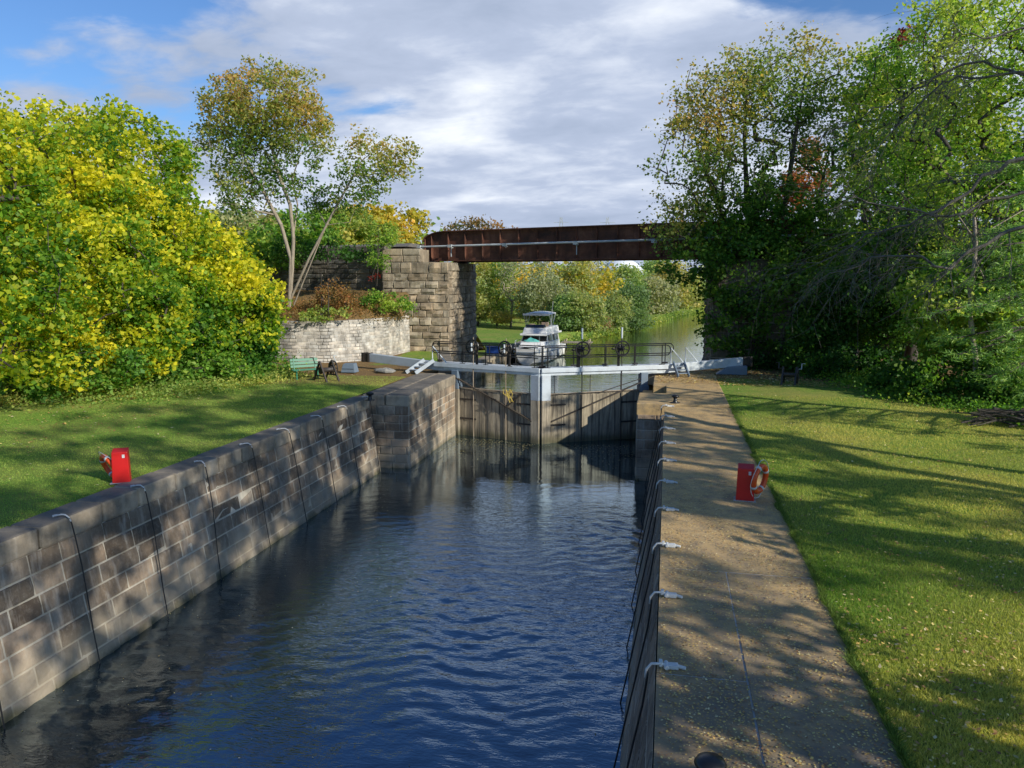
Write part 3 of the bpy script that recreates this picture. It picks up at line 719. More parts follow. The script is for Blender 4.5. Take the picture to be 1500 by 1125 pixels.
        mb=MB(); lo_,hi_=(4.45,4.92) if sgn>0 else (3.85,4.2); mb.tube([(xw-.0,F(.1 if sgn>0 else .26),lo_),(xw,F(.1 if sgn>0 else .26),hi_)],.04,8); mb.build('rod_tip',M['white'],gb)
    for fx in (.22,.52,.86):
        mb=MB(); mb.tube([(Lg*fx,F(-.12),2.0),(Lg*fx,F(-.12),2.95)],.016,6); mb.build('tie_rod',M['iron'],t)
    mb=MB(); mb.tint=(1,1,1)
    if sgn<0: mb.bar((.05,F(.12),2.62),(Lg-.35,F(.12),.95),.05,.11,up=(0,1,0)); mb.bar((Lg*.62,F(.12),1.45),(Lg*.80,F(.12),2.1),.05,.09,up=(0,1,0))
    else: mb.bar((-.1,F(.12),2.62),(Lg-.45,F(.12),.95),.05,.08,up=(0,1,0)); mb.bar((.0,F(.12),2.72),(Lg*.45,F(.12),2.12),.03,.03,up=(0,1,0))
    mb.build('diagonal_brace',M['darkwood'] if sgn<0 else M['iron'],t,tint=True)
    # iron straps and bolt rows
    for z in (.75,1.62):
        for xs_,xe_,dq in ((.26,1.1,.14),(Lg-1.1,Lg-.41,.11)):
            mb=MB(); bx(mb,xs_,xe_,.06,.085,z,z+.07)
            for q in range(6): bx(mb,xs_+.06+q*dq,xs_+.1+q*dq,.08,.105,z+.015,z+.055)
            mb.build('strap',M['iron'],t)
    # steps up to the walkway leaning on the beam
    mb=MB(); sx=-1.75; top=(3.2); foot=2.78
    for dx in (0,.52):
        a=(sx+dx-.38*(1 if sgn<0 else -.0)-(.0),F(.85),foot); b=(sx+dx+(.12 if sgn<0 else -.12),F(.1),3.32)
        mb.bar(a,b,.06,.17)
    for q in (.25,.5,.75):
        y=.85+(.1-.85)*q; z=foot+(3.3-foot)*q; xx=sx+(-.38 if sgn<0 else 0)*(1-q)+(.12 if sgn<0 else -.12)*q
        a,b=sorted((F(y-.09),F(y+.09))); mb.box(xx+.03,xx+.49,a,b,z-.02,z+.015)
    mb.build('steps',M['greyblue'] if sgn<0 else M['slate'],t,bevel=.008)
    mb=MB()
    for dx in (0,.6)[:1 if sgn<0 else 2]:
        xx=-1.35-dx*1.2; mb.tube([(xx,F(-.15),3.2),(xx,F(-.15),3.95),(xx+.75*(1 if sgn<0 else -.9),F(-.15),3.22)],.032,6)
    mb.build('stay',M['white'],t)
    return t,Lg,ang
gl=gate('left timber gate leaf, hung with yellow rope, its grey balance beam over the lawn',(-9.28,33.2),-1,False,False)
gr=gate('right timber gate leaf, half shadowed, its white balance beam reaching toward the trees',(-.95,34.05),1,True,True)
# yellow rope and weed caught on the left leaf
p0=Vector((-6.6,32.25,2.18)); mb=MB(); r=random.Random(3)
for k in range(6):
    q=p0+Vector((r.uniform(-.16,.16),-.18,r.uniform(-.02,.05))); mb.tube([q,q+Vector((r.uniform(-.2,.2),-.03,.08)),q+Vector((r.uniform(-.15,.15),-.05,-.12)),q+Vector((r.uniform(-.12,.2),-.04,-r.uniform(.15,.5)))],.014,6)
tag(mb.build('rope_tangle',M['yellowrope'],loc=p0,origin=p0),'frayed yellow rope tangled over the top of the left gate leaf','rope')

# ------------------------------------------------------------------ mooring cables
def cable_left():
    t=thing('mooring_cable','x','mooring cable',(-10.52,0,2.75),0,'mooring cables on the left chamber wall')
    mb=MB(); pts=[(-.02,0,.03),(.06,0,-.02),(.09,.02,-.12)]+[(.09+(.165*(z)),.02+.03*sin(z*2),-.12-z) for z in (.3,.8,1.4,2.0,2.6,3.2)]
    mb.tube(pts,.013,8); mb.build('hose',M['cable'],t,smooth=True)
    mb=MB(); mb.tube([(-.24,-.05,.02),(-.14,.02,.035),(-.04,0,.045),(.05,.0,.0),(.085,.01,-.08)],.014,8); mb.tube([(-.27,-.06,.02),(-.23,.02,.02)],.021,8); mb.build('rope_end',M['rope'],t,smooth=True)
    return t
def cable_right():
    t=thing('mooring_cable','x','mooring cable',(0,0,2.75),0,'mooring cables on the right chamber wall')
    mb=MB(); pts=[(-.11,0,-.05),(-.12,.03,-.2)]+[(-.10-.195*z,.03+.04*sin(z*2),-.2-z) for z in (.3,.8,1.4,2.0,2.6,3.2)]
    mb.tube(pts,.013,8); mb.build('hose',M['cable'],t,smooth=True)
    mb=MB(); mb.tube([(.12,.0,.03),(.02,-.02,.055),(-.07,0,.04),(-.125,.0,-.03),(-.135,.02,-.14)],.015,8); mb.build('rope_end',M['rope'],t,smooth=True)
    mb=MB(); mb.box(.06,.22,-.045,.045,.0,.05); mb.tube([(.09,-.07,.03),(.09,.07,.03)],.028,8); mb.tube([(.2,.0,.03),(.30,-.03,.02)],.022,8); mb.box(.01,.05,-.03,.05,.02,.08); mb.build('clamp',M['rope'],t,bevel=.008)
    return t
ordn=['nearest the viewer','second from the near end','third from the near end','fourth from the near end','fifth from the near end','sixth from the near end','seventh from the near end','eighth from the near end','ninth from the near end, beside the pier','tenth and last, beside the pier']
c0=cable_left()
for i in range(9):
    c=c0 if i==0 else copy_tree(c0); c.location=(-10.50,9.6+2.04*i+random.uniform(-.12,.12),2.75); c.rotation_euler=(0,0,random.uniform(-.35,.35)); c.scale=(random.uniform(.8,1),1,1)
    c['label']='black hose cable on the left wall, '+ordn[i]
c0=cable_right()
for i in range(10):
    c=c0 if i==0 else copy_tree(c0); c.location=(0,8.15+1.98*i,2.75); c.rotation_euler=(0,0,random.uniform(-.12,.12))
    c['label']='white clamped cable on the right walkway edge, '+ordn[i]

# ------------------------------------------------------------------ life ring posts and rings
def post(label,loc,rz,h=.62,lean=0):
    t=thing('red_post',label,'post',loc,rz,'red life ring posts')
    mb=MB(); w_=.17; q=.03
    mb.hexa([(-w_,-w_*.62,0),(w_,-w_*.62,0),(w_,w_*.62,0),(-w_,w_*.62,0)],[(-w_*.9,-w_*.62,h),(w_*.9,-w_*.62,h),(w_*.9,w_*.62,h+.06),(-w_*.9,w_*.62,h+.06)]); mb.build('casing',M['red'],t,bevel=.012)
    mb=MB(); mb.box(-.21,.21,-.15,.15,-.0,.012); mb.build('base_plate',M['pave_joint'],t)
    mb=MB(); mb.box(.05,.10,-.115,-.106,h-.12,h-.05); mb.build('latch',M['rope'],t)
    return t
def ring(label,loc,rot):
    o=bpy.data.objects.new('life_ring',None); col.objects.link(o); o.location=loc; o.rotation_euler=rot; tag(o,label,'life ring','life rings hung beside the red posts')
    mb=MB(); Rr=.25
    mb.tube([(Rr*cos(a),Rr*sin(a),0) for a in np.linspace(0,2*pi,41)[:-1]],.055,12,closed=True); mb.build('float',M['orange'],o,smooth=True)
    for k in range(4):
        a=k*pi/2+.5; mb=MB(); mb.tube([(Rr*cos(b),Rr*sin(b),0) for b in (a-.1,a,a+.1)],.0595,12); mb.build('band',M['rope'],o,smooth=True)
    mb=MB(); pts=[]
    for k in range(64):
        a=2*pi*k/64; rr=Rr+.075+.05*abs(sin(2*(a-.5))); pts.append((rr*cos(a),rr*sin(a),.02*sin(3*a)))
    mb.tube(pts,.007,6,closed=True); mb.build('grab_line',M['rope'],o,smooth=True)
    return o
pl=on(179,706,2.74); pr=on(1091,732,2.745)
post('red metal life ring post on the edge of the left lawn above the chamber',pl,R(28),.66)
post('red metal life ring post standing on the right stone walkway',pr,R(-6),.64)
CR=Vector((cP,sP,0)); CF=Vector((-sP,cP,0))
def ring_rot(n): return Vector(n).normalized().to_track_quat('Z','Y').to_euler()
vd=Vector((pl.x,pl.y,0)).normalized(); vr=Vector((vd.y,-vd.x,0))
ring('orange life ring on the far side of the red post on the left lawn',pl-vr*.22+vd*.27+Vector((0,0,.30)),ring_rot(vr*.85+vd*.35+Vector((0,0,.38))))
vd=Vector((pr.x,pr.y,0)).normalized(); vr=Vector((vd.y,-vd.x,0))
ring('orange and white life ring beside the red post on the right walkway',pr+vr*.26+vd*.06+Vector((0,0,.42)),ring_rot(vr*.88-vd*.42+Vector((0,0,-.1))))
# ------------------------------------------------------------------ bollards
def bollard(label,loc,s=1):
    t=thing('bollard',label,'bollard',loc,0,'black mooring bollards')
    mb=MB(); mb.lathe([(.11*s,0),(.085*s,.03*s),(.06*s,.10*s),(.065*s,.17*s)],(0,0,0),20); mb.build('stem',M['black'],t,smooth=True)
    mb=MB(); mb.lathe([(.065*s,.17*s),(.12*s,.20*s),(.138*s,.235*s),(.12*s,.265*s),(.06*s,.285*s),(.01,.29*s)],(0,0,0),24); mb.build('cap',M['black'],t,smooth=True)
    mb=MB(); mb.lathe([(.17*s,0),(.165*s,.02)],(0,0,0),20); mb.build('base',M['iron'],t)
    return t
b=on(1041,1107,3.05); bollard('glossy black bollard at the near end of the right walkway, cut off by the frame',(b.x,b.y,2.75),.98)
b=on(989,590,2.745); bollard('small black bollard on the right pier top beside the gate notch',b,1.0)
b=on(542,586,2.76); bollard('small black bollard where the left chamber wall meets the gate pier',(b.x,b.y,2.75),1.05)

# ------------------------------------------------------------------ bench
def bench():
    p=on(449,555,2.75); t=thing('park_bench','green slatted bench in front of the pale brick retaining wall','bench',(p.x,p.y,hl(p.x,p.y)),R(42)); t.scale=(.82,.9,.95)
    # local: width along x, front at -y
    mb=MB()
    for k in range(4): mb.box(-.72,.72,-.22+k*.12,-.13+k*.12,.40,.435)
    mb.build('seat',M['green'],t,bevel=.006)
    mb=MB()
    for k in range(3): mb.hexa([(-.72,.26+k*.035,.50+k*.14),(.72,.26+k*.035,.50+k*.14),(.72,.29+k*.035,.50+k*.14),(-.72,.29+k*.035,.50+k*.14)],[(-.72,.285+k*.035,.61+k*.14),(.72,.285+k*.035,.61+k*.14),(.72,.315+k*.035,.61+k*.14),(-.72,.315+k*.035,.61+k*.14)])
    mb.build('backrest',M['green'],t,bevel=.006)
    for x in (-.55,.55):
        mb=MB(); mb.bar((x,-.18,0),(x,-.16,.4),.06,.08); mb.bar((x,.30,0),(x,.25,.42),.06,.08); mb.bar((x,.25,.42),(x,.37,.92),.05,.06); mb.bar((x,-.2,.385),(x,.28,.385),.06,.05); mb.build('leg',M['green'],t,bevel=.006)
bench()
# ------------------------------------------------------------------ crab winches
def winch(label,p,rz,s=1):
    t=thing('hand_winch',label,'winch',p,rz,'iron hand winches')
    for x in (-.28*s,.28*s):
        mb=MB(); mb.bar((x,-.42*s,0),(x,0,.80*s),.05,.07,up=(1,0,0)); mb.bar((x,.42*s,0),(x,0,.80*s),.05,.07,up=(1,0,0)); mb.bar((x,-.27*s,.25*s),(x,.27*s,.25*s),.05,.06,up=(1,0,0)); mb.build('frame',M['iron'],t)
    mb=MB(); mb.lathe([(.09*s,-.26*s),(.14*s,-.25*s),(.10*s,-.22*s),(.09*s,.22*s),(.14*s,.25*s),(.09*s,.26*s)],(0,0,.45*s),16,'x'); mb.build('drum',M['iron'],t,smooth=True)
    mb=MB(); rr=[(.34*s,.27*s*cos(a),.5*s+.27*s*sin(a)) for a in np.linspace(0,2*pi,25)[:-1]]; mb.tube(rr,.03,6,closed=True)
    for k in range(4): a=k*pi/4; mb.bar((.34*s,-.26*s*cos(a),.5*s-.26*s*sin(a)),(.34*s,.26*s*cos(a),.5*s+.26*s*sin(a)),.03,.035,up=(1,0,0))
    mb.build('gear_wheel',M['iron'],t)
    for sg in (-1,1):
        mb=MB(); mb.tube([(sg*.3*s,0,.72*s),(sg*.48*s,0,.72*s),(sg*.48*s,.14*s,.95*s),(sg*.62*s,.14*s,.95*s)],.022,6); mb.build('crank',M['iron'] if sg<0 else M['pipe'],t)
    return t
p=on(478,559,2.72); winch('black iron hand winch beside the green bench',p,R(62),1.1)
p=on(1156,563,2.72); winch('old iron hand winch on leaf litter at the edge of the right trees',(p.x,p.y,2.70),R(-15),.92)
mb=MB(); b0=on(512,545,2.75); mb.hexa([(-.34,-.2,0),(.34,-.2,0),(.36,.25,0),(-.36,.25,0)],[(-.26,-.14,.36),(.27,-.14,.40),(.27,.2,.42),(-.27,.2,.4)]); mb.box(-.3,.3,-.21,-.19,.17,.2)
tag(mb.build('stone_block',M['slate'],loc=b0,bevel=.03),'dark stone block on the ground under the end of the left beam','block')
for i,(px,py,s,lb) in enumerate([(566,545,.33,'pale flat rock on the ground below the left beam'),(556,543,.2,'small brown rock beside the pale flat rock')]):
    p=on(px,py,2.75); mb=MB(); r=random.Random(i+4)
    me_pts=[]
    n=len(mb.v); rings=[(1,.0),(1.05,.35),(.7,.75),(.2,.95)]
    mb.lathe([(s*a,s*b*.6) for a,b in rings],(0,0,0),9)
    mb.v=[(x*r.uniform(.85,1.15)*1.3,y*r.uniform(.85,1.15),z*r.uniform(.8,1.2)) for x,y,z in mb.v]; mb.tint=(1.5,1.5,1.5) if i==0 else (.7,.55,.45)
    tag(mb.build('rock',M['rock'],loc=p,tint=True),lb,'rock')
p=on(1075,548,2.72); mb=MB(); mb.hexa([(-.8,-.25,0),(.55,-.25,0),(.55,.25,0),(-.8,.25,0)],[(-.3,-.25,.34),(.55,-.25,.38),(.55,.25,.38),(-.3,.25,.34)])
tag(mb.build('concrete_wedge',M['slate'],loc=p,bevel=.015),'grey sloped concrete block on the ground under the right balance beam','block')

# ------------------------------------------------------------------ the boat
def boat():
    p=on(790,532,0); p=Vector((-11.25,61.6,0))
    t=thing('cabin_cruiser','white cabin cruiser with canvas top moored beyond the gate, bow toward the viewer','boat',p,R(-3))
    # local: bow toward -y at y=0, stern at y=9.2
    def sect(y):
        f=y/9.2; b=1.62*min(1,(0.50+.5*min(1,(y/2.6))**.65)) if y>0 else .80
        zt=1.32-.28*f; return b,zt
    ys=[0,.25,.7,1.4,2.4,4,6,8,9.2]
    mb=MB(); n=9; ring=[]
    for y in ys:
        b,zt=sect(y); k=max(0,1-y/2.4)
        half=[(0,-.35+.25*k),(b*.55*(1-.25*k),-.2+.22*k),(b*.86*(1-.18*k),.1+.08*k),(b*.95,.62),(b,zt)]
        sec=[(-x,z) for x,z in half[::-1]]+half[1:]
        yo=-0
        ring.append([(x, y-.35*k*max(0,(z-.2))*.6, z) for x,z in sec])
    base=0
    for s in ring: mb.v+=s
    m=len(ring[0])
    for i in range(len(ring)-1):
        for j in range(m-1): mb.face((i*m+j,(i+1)*m+j,(i+1)*m+j+1,i*m+j+1))
    mb.face(tuple(range(m))); mb.face(tuple((len(ring)-1)*m+j for j in reversed(range(m))))
    hull=mb.build('hull',M['gel'],t,smooth=False)
    mb=MB(); 
    for sg in (-1,1):
        L=[(s[-1][0]*sg*1.012,s[-1][1]-.01,s[-1][2]-.28) for s in ring]; mb.tube(L,.035,6)
    mb.tube([(-ring[0][-1][0]*1.0,ring[0][-1][1]-.02,ring[0][-1][2]-.28),(ring[0][-1][0]*1.0,ring[0][-1][1]-.02,ring[0][-1][2]-.28)],.035,6)
    mb.build('rub_rail',M['slate'],hull)
    mb=MB(); mb.v=[]; 
    tops=[s[0] for s in ring]; topr=[s[-1] for s in ring]
    for i in range(len(ring)-1):
        a,b=tops[i],topr[i]; c,d=topr[i+1],tops[i+1]
        ma=(0,a[1],a[2]+.12); mc=(0,c[1],c[2]+.12)
        mb.quad(a,ma,mc,d); mb.quad(ma,b,c,mc)
    mb.build('deck',M['gel'],t)
    # cabin, windshield band and flybridge
    def frus(mb,x0,x1,y0,y1,z0,z1,ix,iyf,iyb):
        mb.hexa([(-x0,y0,z0),(x0,y0,z0),(x1,y1,z0),(-x1,y1,z0)],[(-x0+ix,y0+iyf,z1),(x0-ix,y0+iyf,z1),(x1-ix,y1-iyb,z1),(-x1+ix,y1-iyb,z1)])
    mb=MB(); frus(mb,1.05,1.25,1.2,3.4,1.2,1.72,.18,.75,0); mb.build('foredeck_cabin',M['gel'],t,bevel=.05)
    mb=MB(); frus(mb,1.2,1.42,2.7,7.3,1.1,1.62,.06,.3,0); mb.build('cabin',M['gel'],t,bevel=.04)
    mb=MB(); frus(mb,1.12,1.34,3.0,7.1,1.6,2.22,.10,.5,0); wn=mb.build('windshield',M['glass'],t,bevel=.01)
    mb=MB()
    for x in (-.42,.42): mb.bar((x,3.0,1.62),(x*.9,3.47,2.22),.07,.05)
    for sg in (-1,1):
        mb.bar((sg*1.13,3.0,1.6),(sg*1.04,3.5,2.22),.08,.07)
        for y in (4.3,5.7,7.05): mb.bar((sg*1.345,y,1.6),(sg*1.22,y,2.22),.05,.16,up=(0,1,0))
    mb.build('window_frame',M['gel'],wn)
    mb=MB(); frus(mb,1.15,1.5,2.55,7.6,2.2,2.36,-.03,0,0); frus(mb,1.05,1.35,3.0,7.2,2.36,2.86,.1,.35,0); mb.build('flybridge',M['gel'],t,bevel=.05)
    mb=MB(); frus(mb,.8,.9,3.3,3.55,2.86,3.10,.05,.16,0); mb.build('wind_screen',M['glass'],t)
    mb=MB(); mb.box(-.72,-.22,4.0,4.5,2.86,3.12); mb.box(.1,.75,5.2,5.6,2.86,3.2); mb.build('seat',M['tan'],t,bevel=.06)
    mb=MB()
    K=5
    for i in range(K):
        x0=-1.15+2.3*i/K; x1=-1.15+2.3*(i+1)/K; z=lambda x: 4.12-.13*(x/1.15)**2
        mb.hexa([(x0,3.7,z(x0)-.08),(x1,3.7,z(x1)-.08),(x1,6.6,z(x1)-.04),(x0,6.6,z(x0)-.04)],[(x0,3.7,z(x0)-.02),(x1,3.7,z(x1)-.02),(x1,6.6,z(x1)+.02),(x0,6.6,z(x0)+.02)])
    mb.box(-1.16,1.16,3.66,3.70,3.86,4.02)
    mb.build('canvas_top',M['canvas'],t)
    mb=MB()
    for sg in (-1,1):
        mb.tube([(sg*1.12,5.0,2.85),(sg*1.14,3.8,3.98)],.025,6); mb.tube([(sg*1.12,5.1,2.85),(sg*1.14,6.5,3.98)],.025,6); mb.tube([(sg*1.12,4.5,2.85),(sg*1.14,5.2,3.98)],.02,6)
    mb.build('canvas_pole',M['steel'],t)
    mb=MB()
    for sg in (-1,1):
        P=[(s[-1][0]*sg*.94,s[-1][1]+.06,s[-1][2]) for s in ring[:7]]
        mb.tube([(x,y,z+.55) for x,y,z in P],.016,6); 
        for x,y,z in P: mb.tube([(x,y,z),(x,y,z+.55)],.013,6)
    x0=ring[0][-1][0]*.94; y0=ring[0][-1][1]+.06; z0=ring[0][-1][2]; mb.tube([(-x0,y0,z0+.55),(-x0*.5,y0-.2,z0+.56),(x0*.5,y0-.2,z0+.56),(x0,y0,z0+.55)],.016,6)
    mb.build('bow_rail',M['steel'],t)
    for yf in (2.2,4.6,7.0):
        b_,z_=sect(yf); mb=MB(); mb.lathe([(.03,-.38),(.12,-.33),(.13,0),(.12,.28),(.03,.33)],(b_+.14,yf,.62),10); mb.tube([(b_+.14,yf,.9),(b_,yf,1.3)],.012,5); mb.build('fender',M['slate'] if yf==4.6 else M['canvas'],t,smooth=True)
    mb=MB(); mb.tube([(.9,5.5,2.86),(.95,6.3,5.0)],.014,5); mb.build('aerial',M['canvas'],t)
    # swim platform astern
    mb=MB(); mb.box(-1.3,1.3,9.2,10.0,.25,.33); mb.build('swim_platform',M['gel'],t)
    # loose green cloth on the foredeck
    mb=MB(); r=random.Random(2)
    q=Vector((-11.35,63.9,1.78))
    mb.lathe([(.5,0),(.46,.14),(.3,.27),(.08,.33)],(0,0,0),12); mb.v=[(x*r.uniform(.75,1.25)*1.3,y*r.uniform(.8,1.2)*.7,z*r.uniform(.7,1.25)) for x,y,z in mb.v]
    tag(mb.build('cloth_bundle',M['teal'],loc=(p.x-.05,p.y+2.4,1.66)),'crumpled teal cloth lying before the windshield of the cruiser','cloth')
boat()
p=at(745,530,60); mb=MB(); mb.box(-.5,.5,-.35,.35,0,.5); mb.box(-.54,.54,-.39,.39,.5,.58)
tag(mb.build('storage_box',M['bluep'],loc=(-13.75,60.5,1.02),bevel=.02),'blue plastic box on the wharf beside the white cruiser','box')
mb=MB(); mb.tint=(1,1,1); 
for k in range(60): mb.box(-13.9,-12.95,50.5+k*.45,50.92+k*.45,.86,1.05)
for k in range(9): mb.box(-13.1,-12.9,50.6+k*3.2,50.85+k*3.2,-1.2,1.2)
mb.box(-13.5,-13.05,50.5,77.4,-1.2,.85)
tag(mb.build('wharf',M['gatewood'],tint=True,loc=(-13.4,60,0),origin=(-13.4,60,0)),'low timber wharf along the far lawn where the cruiser is moored','wharf')
mb=MB(); mb.tint=(1,1,1)
for k in range(8): mb.box(-10.8,-7.6,79+k*.22,79.2+k*.22,.38,.46)
for x in (-10.4,-7.9):
    for y in (79.1,80.6): mb.tube([(x,y,-1),(x,y,.75)],.08,8)
tag(mb.build('jetty',M['gatewood'],tint=True,loc=(-9,80,0),origin=(-9,80,0)),'small jetty behind the cruiser at the foot of the far bushes','jetty')

# far white dome roof
p=at(911,398,230); t=thing('storage_dome','white shallow-domed building roof showing above the far trees','building',(p.x,p.y,0))
mb=MB(); mb.lathe([(6.2,0),(6.2,9.3),],(0,0,0),28); mb.build('wall',M['steel'],t)
mb=MB(); mb.lathe([(6.4,9.3),(6.3,9.6),(4.2,11.6),(1.8,12.9),(.3,13.3)],(0,0,0),28); mb.build('roof',M['tank'],t)
for i,(px,py,d) in enumerate([(822,318,420),(890,318,400)]):
    p=at(px,py,d); t=thing('lattice_pylon','faint lattice pylon far behind the bridge, '+('left of the pair','right of the pair')[i],'pylon',(p.x,p.y,0),0,'distant pylons')
    H=p.z; mb=MB(); w0=3.5
    for a,b in ((-1,-1),(1,-1),(1,1),(-1,1)): mb.bar((a*w0,b*w0,0),(a*.5,b*.5,H),.16,.16)
    for k in range(10):
        z0=H*k/10; z1=H*(k+1)/10; a0=w0+(.5-w0)*k/10; a1=w0+(.5-w0)*(k+1)/10
        for b in (-1,1): mb.bar((-a0,b*a0,z0),(a1,b*a1,z1),.1,.1); mb.bar((a0,b*a0,z0),(-a1,b*a1,z1),.1,.1)
    mb.build('mast',M['steel'],t)
    mb=MB(); mb.bar((-4,0,H*.93),(4,0,H*.93),.2,.2); mb.bar((-3,0,H*.84),(3,0,H*.84),.2,.2); mb.build('crossarm',M['steel'],t)

# ------------------------------------------------------------------ foliage
def fast_mesh(name, V, F4, colors, n=4):
    me=bpy.data.meshes.new(name); nv=len(V); nf=len(F4)
    me.vertices.add(nv); me.vertices.foreach_set('co',V.astype(np.float32).ravel())
    me.loops.add(nf*n); me.loops.foreach_set('vertex_index',F4.astype(np.int32).ravel())
    me.polygons.add(nf); me.polygons.foreach_set('loop_start',np.arange(0,nf*n,n,dtype=np.int32)); 
    me.update(calc_edges=True)
    a=me.attributes.new('col','FLOAT_COLOR','FACE'); arr=np.ones((nf,4),np.float32); arr[:,:3]=colors; a.data.foreach_set('color',arr.ravel())
    return me
def leaf_mesh(name, C, size, colors, asp=.75, droop=.35, g=None, up=.4):
    g=g or rng; N=len(C)
    a=g.normal(size=(N,3)); a[:,2]=a[:,2]*.6-droop; a/=np.linalg.norm(a,axis=1)[:,None]
    r=g.normal(size=(N,3)); r[:,2]+=up*0
    b=np.cross(a,r); b/=np.linalg.norm(b,axis=1)[:,None]+1e-9
    nn=np.cross(a,b)
    s=size*g.uniform(.5,1.45,N); a=a*s[:,None]; b=b*(s*asp)[:,None]; nn=nn*(s*.12)[:,None]
    V=np.empty((N,4,3)); V[:,0]=C-a*.5; V[:,1]=C+b*.5+a*.08+nn; V[:,2]=C+a*.5; V[:,3]=C-b*.5+a*.08+nn
    F=np.arange(N*4).reshape(N,4)
    return fast_mesh(name,V.reshape(-1,3),F,colors)
def snoise(P, s, seed):
    q=P*s; k=seed*1.37
    return (np.sin(q[:,0]*1.1+k+1.7*np.sin(q[:,1]*.9+k))+np.sin(q[:,1]*1.3+2.1*k+1.3*np.sin(q[:,2]*1.2))+np.sin(q[:,2]*1.5+q[:,0]*.7+k*.5))/3
PAL={
 'maple':[(0.056,0.174,0.022),(0.212,0.385,0.031),(0.745,0.683,0.037),(0.900,0.770,0.049)],
 'green':[(0.033,0.111,0.018),(0.098,0.247,0.033),(0.260,0.442,0.058),(0.546,0.598,0.104)],
 'orange':[(.11,.23,.045),(.30,.37,.08),(.56,.44,.12),(.74,.40,.19)],
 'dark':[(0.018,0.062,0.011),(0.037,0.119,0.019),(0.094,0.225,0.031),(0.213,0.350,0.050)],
 'rust':[(.10,.12,.04),(.30,.20,.07),(.48,.24,.09),(.50,.17,.07)],
 'olive':[(0.125,0.237,0.050),(0.275,0.400,0.088),(0.525,0.550,0.125),(0.750,0.600,0.150)],
 'gold':[(0.210,0.284,0.042),(0.483,0.441,0.063),(0.819,0.588,0.084),(0.819,0.483,0.084)],
 'grey':[(0.207,0.276,0.115),(0.333,0.391,0.172),(0.483,0.483,0.230),(0.575,0.529,0.253)],
 'pine':[(0.060,0.156,0.036),(0.132,0.288,0.060),(0.300,0.480,0.084),(0.504,0.624,0.120)],
 'red':[(.15,.02,.015),(.25,.03,.02),(.34,.05,.03),(.30,.08,.04)],
}
def colorize(C, cl_val, pal, bias, g):
    P=np.array(PAL[pal]); t=np.clip(cl_val+bias+g.normal(0,.13,len(C)),0,.999)*3
    i=t.astype(int); f=(t-i)[:,None]; i2=np.minimum(i+1,3)
    c=P[i]*(1-f)+P[i2]*f
    return c*g.uniform(.72,1.25,len(C))[:,None]
def skeleton(mb, base, stems, attract, r0, g, min_r=.012, sides=6):
    """joins the crown's clump centres to the stems, each to the nearest point already grown"""
    nodes=[Vector(base)]; par=[-1]
    for st in stems:
        prev=0
        for q in st:
            a0=nodes[prev]; q=Vector(q); m=max(1,int((q-a0).length/.6)) if len(st)>3 else 1
            for j in range(1,m+1): nodes.append(a0.lerp(q,j/m)); par.append(prev); prev=len(nodes)-1
    ns=len(nodes)
    A=sorted([Vector(a) for a in attract], key=lambda a:(a-Vector(base)).length)
    arr=[np.array(n) for n in nodes]; arr=list(arr)
    NP=np.zeros((len(nodes)+len(A)*4,3)); 
    for i,n in enumerate(nodes): NP[i]=n
    cnt=len(nodes); b=np.array(base)
    for a in A:
        aa=np.array(a); d=np.linalg.norm(NP[:cnt]-aa,axis=1)
        # prefer joining from below / inside
        low=np.maximum(0,NP[:cnt,2]-aa[2]); dd=d+low*1.2; dd[:ns]*=.7; k=int(np.argmin(dd))
        if k==0 and cnt>1: k=int(np.argmin(d[1:]))+1
        p=NP[k]; L=d[k]; m=2 if L<2.2 else 3; prev=k
        for j in range(1,m+1):
            f=j/m; q=p+(aa-p)*f
            if j<m: q=q+g.normal(0,.07*L/m,3)+np.array([0,0,.06*L*sin(pi*f)])
            NP[cnt]=q; nodes.append(Vector(q)); par.append(prev); prev=cnt; cnt+=1
    n=len(nodes); w=[0.0]*n; ch=[0]*n
    for i in range(n): 
        if par[i]>=0: ch[par[i]]+=1
    for i in range(n-1,0,-1):
        if ch[i]==0: w[i]+=1
        w[par[i]]+=w[i]
    # nodes of stems come before the rest so reverse order works
    tot=max(w[0],1)
    rad=[max(min_r, r0*(x/tot)**.6) for x in w]; 
    for i in range(1,n):
        if ch[i]==0: rad[i]=min_r*.6
    for i in range(1,n):
        p=par[i]
        if rad[i]<.045 : k=4
        else: k=sides if rad[i]<.12 else 9
        rp=min(rad[p],rad[i]*1.35+.004)
        mb.tube([nodes[p],nodes[i]],[rp,rad[i]],k,cap=False)
    return nodes
def blob_points(blobs, n, g, shell=.35):
    """points in the volume of several ellipsoids sighted as (px,py,dist,rpx,rpy,rdepth)"""
    vols=np.array([b[3]*b[4]*max(b[5],1) for b in blobs],float); vols=vols**.75; k=g.choice(len(blobs),n,p=vols/vols.sum()); out=[]
    for i in k:
        px,py,d,rx,ry,rd=blobs[i]
        v=g.normal(size=3); v/=np.linalg.norm(v); r=(shell+(1-shell)*g.random())**(1/2.2)
        r*=1+.10*math.sin(v[0]*7+i)*math.cos(v[2]*6+i*2)
        dd=d+v[1]*rd*r
        c=at(px,py,d); q=c+Vector((cP,sP,0))*(v[0]*r*rx*d/FPX)+Vector((-sP,cP,0))*(v[1]*r*rd)+Vector((0,0,1))*(v[2]*r*ry*d/FPX*1.0)
        out.append(q)
    return np.array([tuple(q) for q in out])
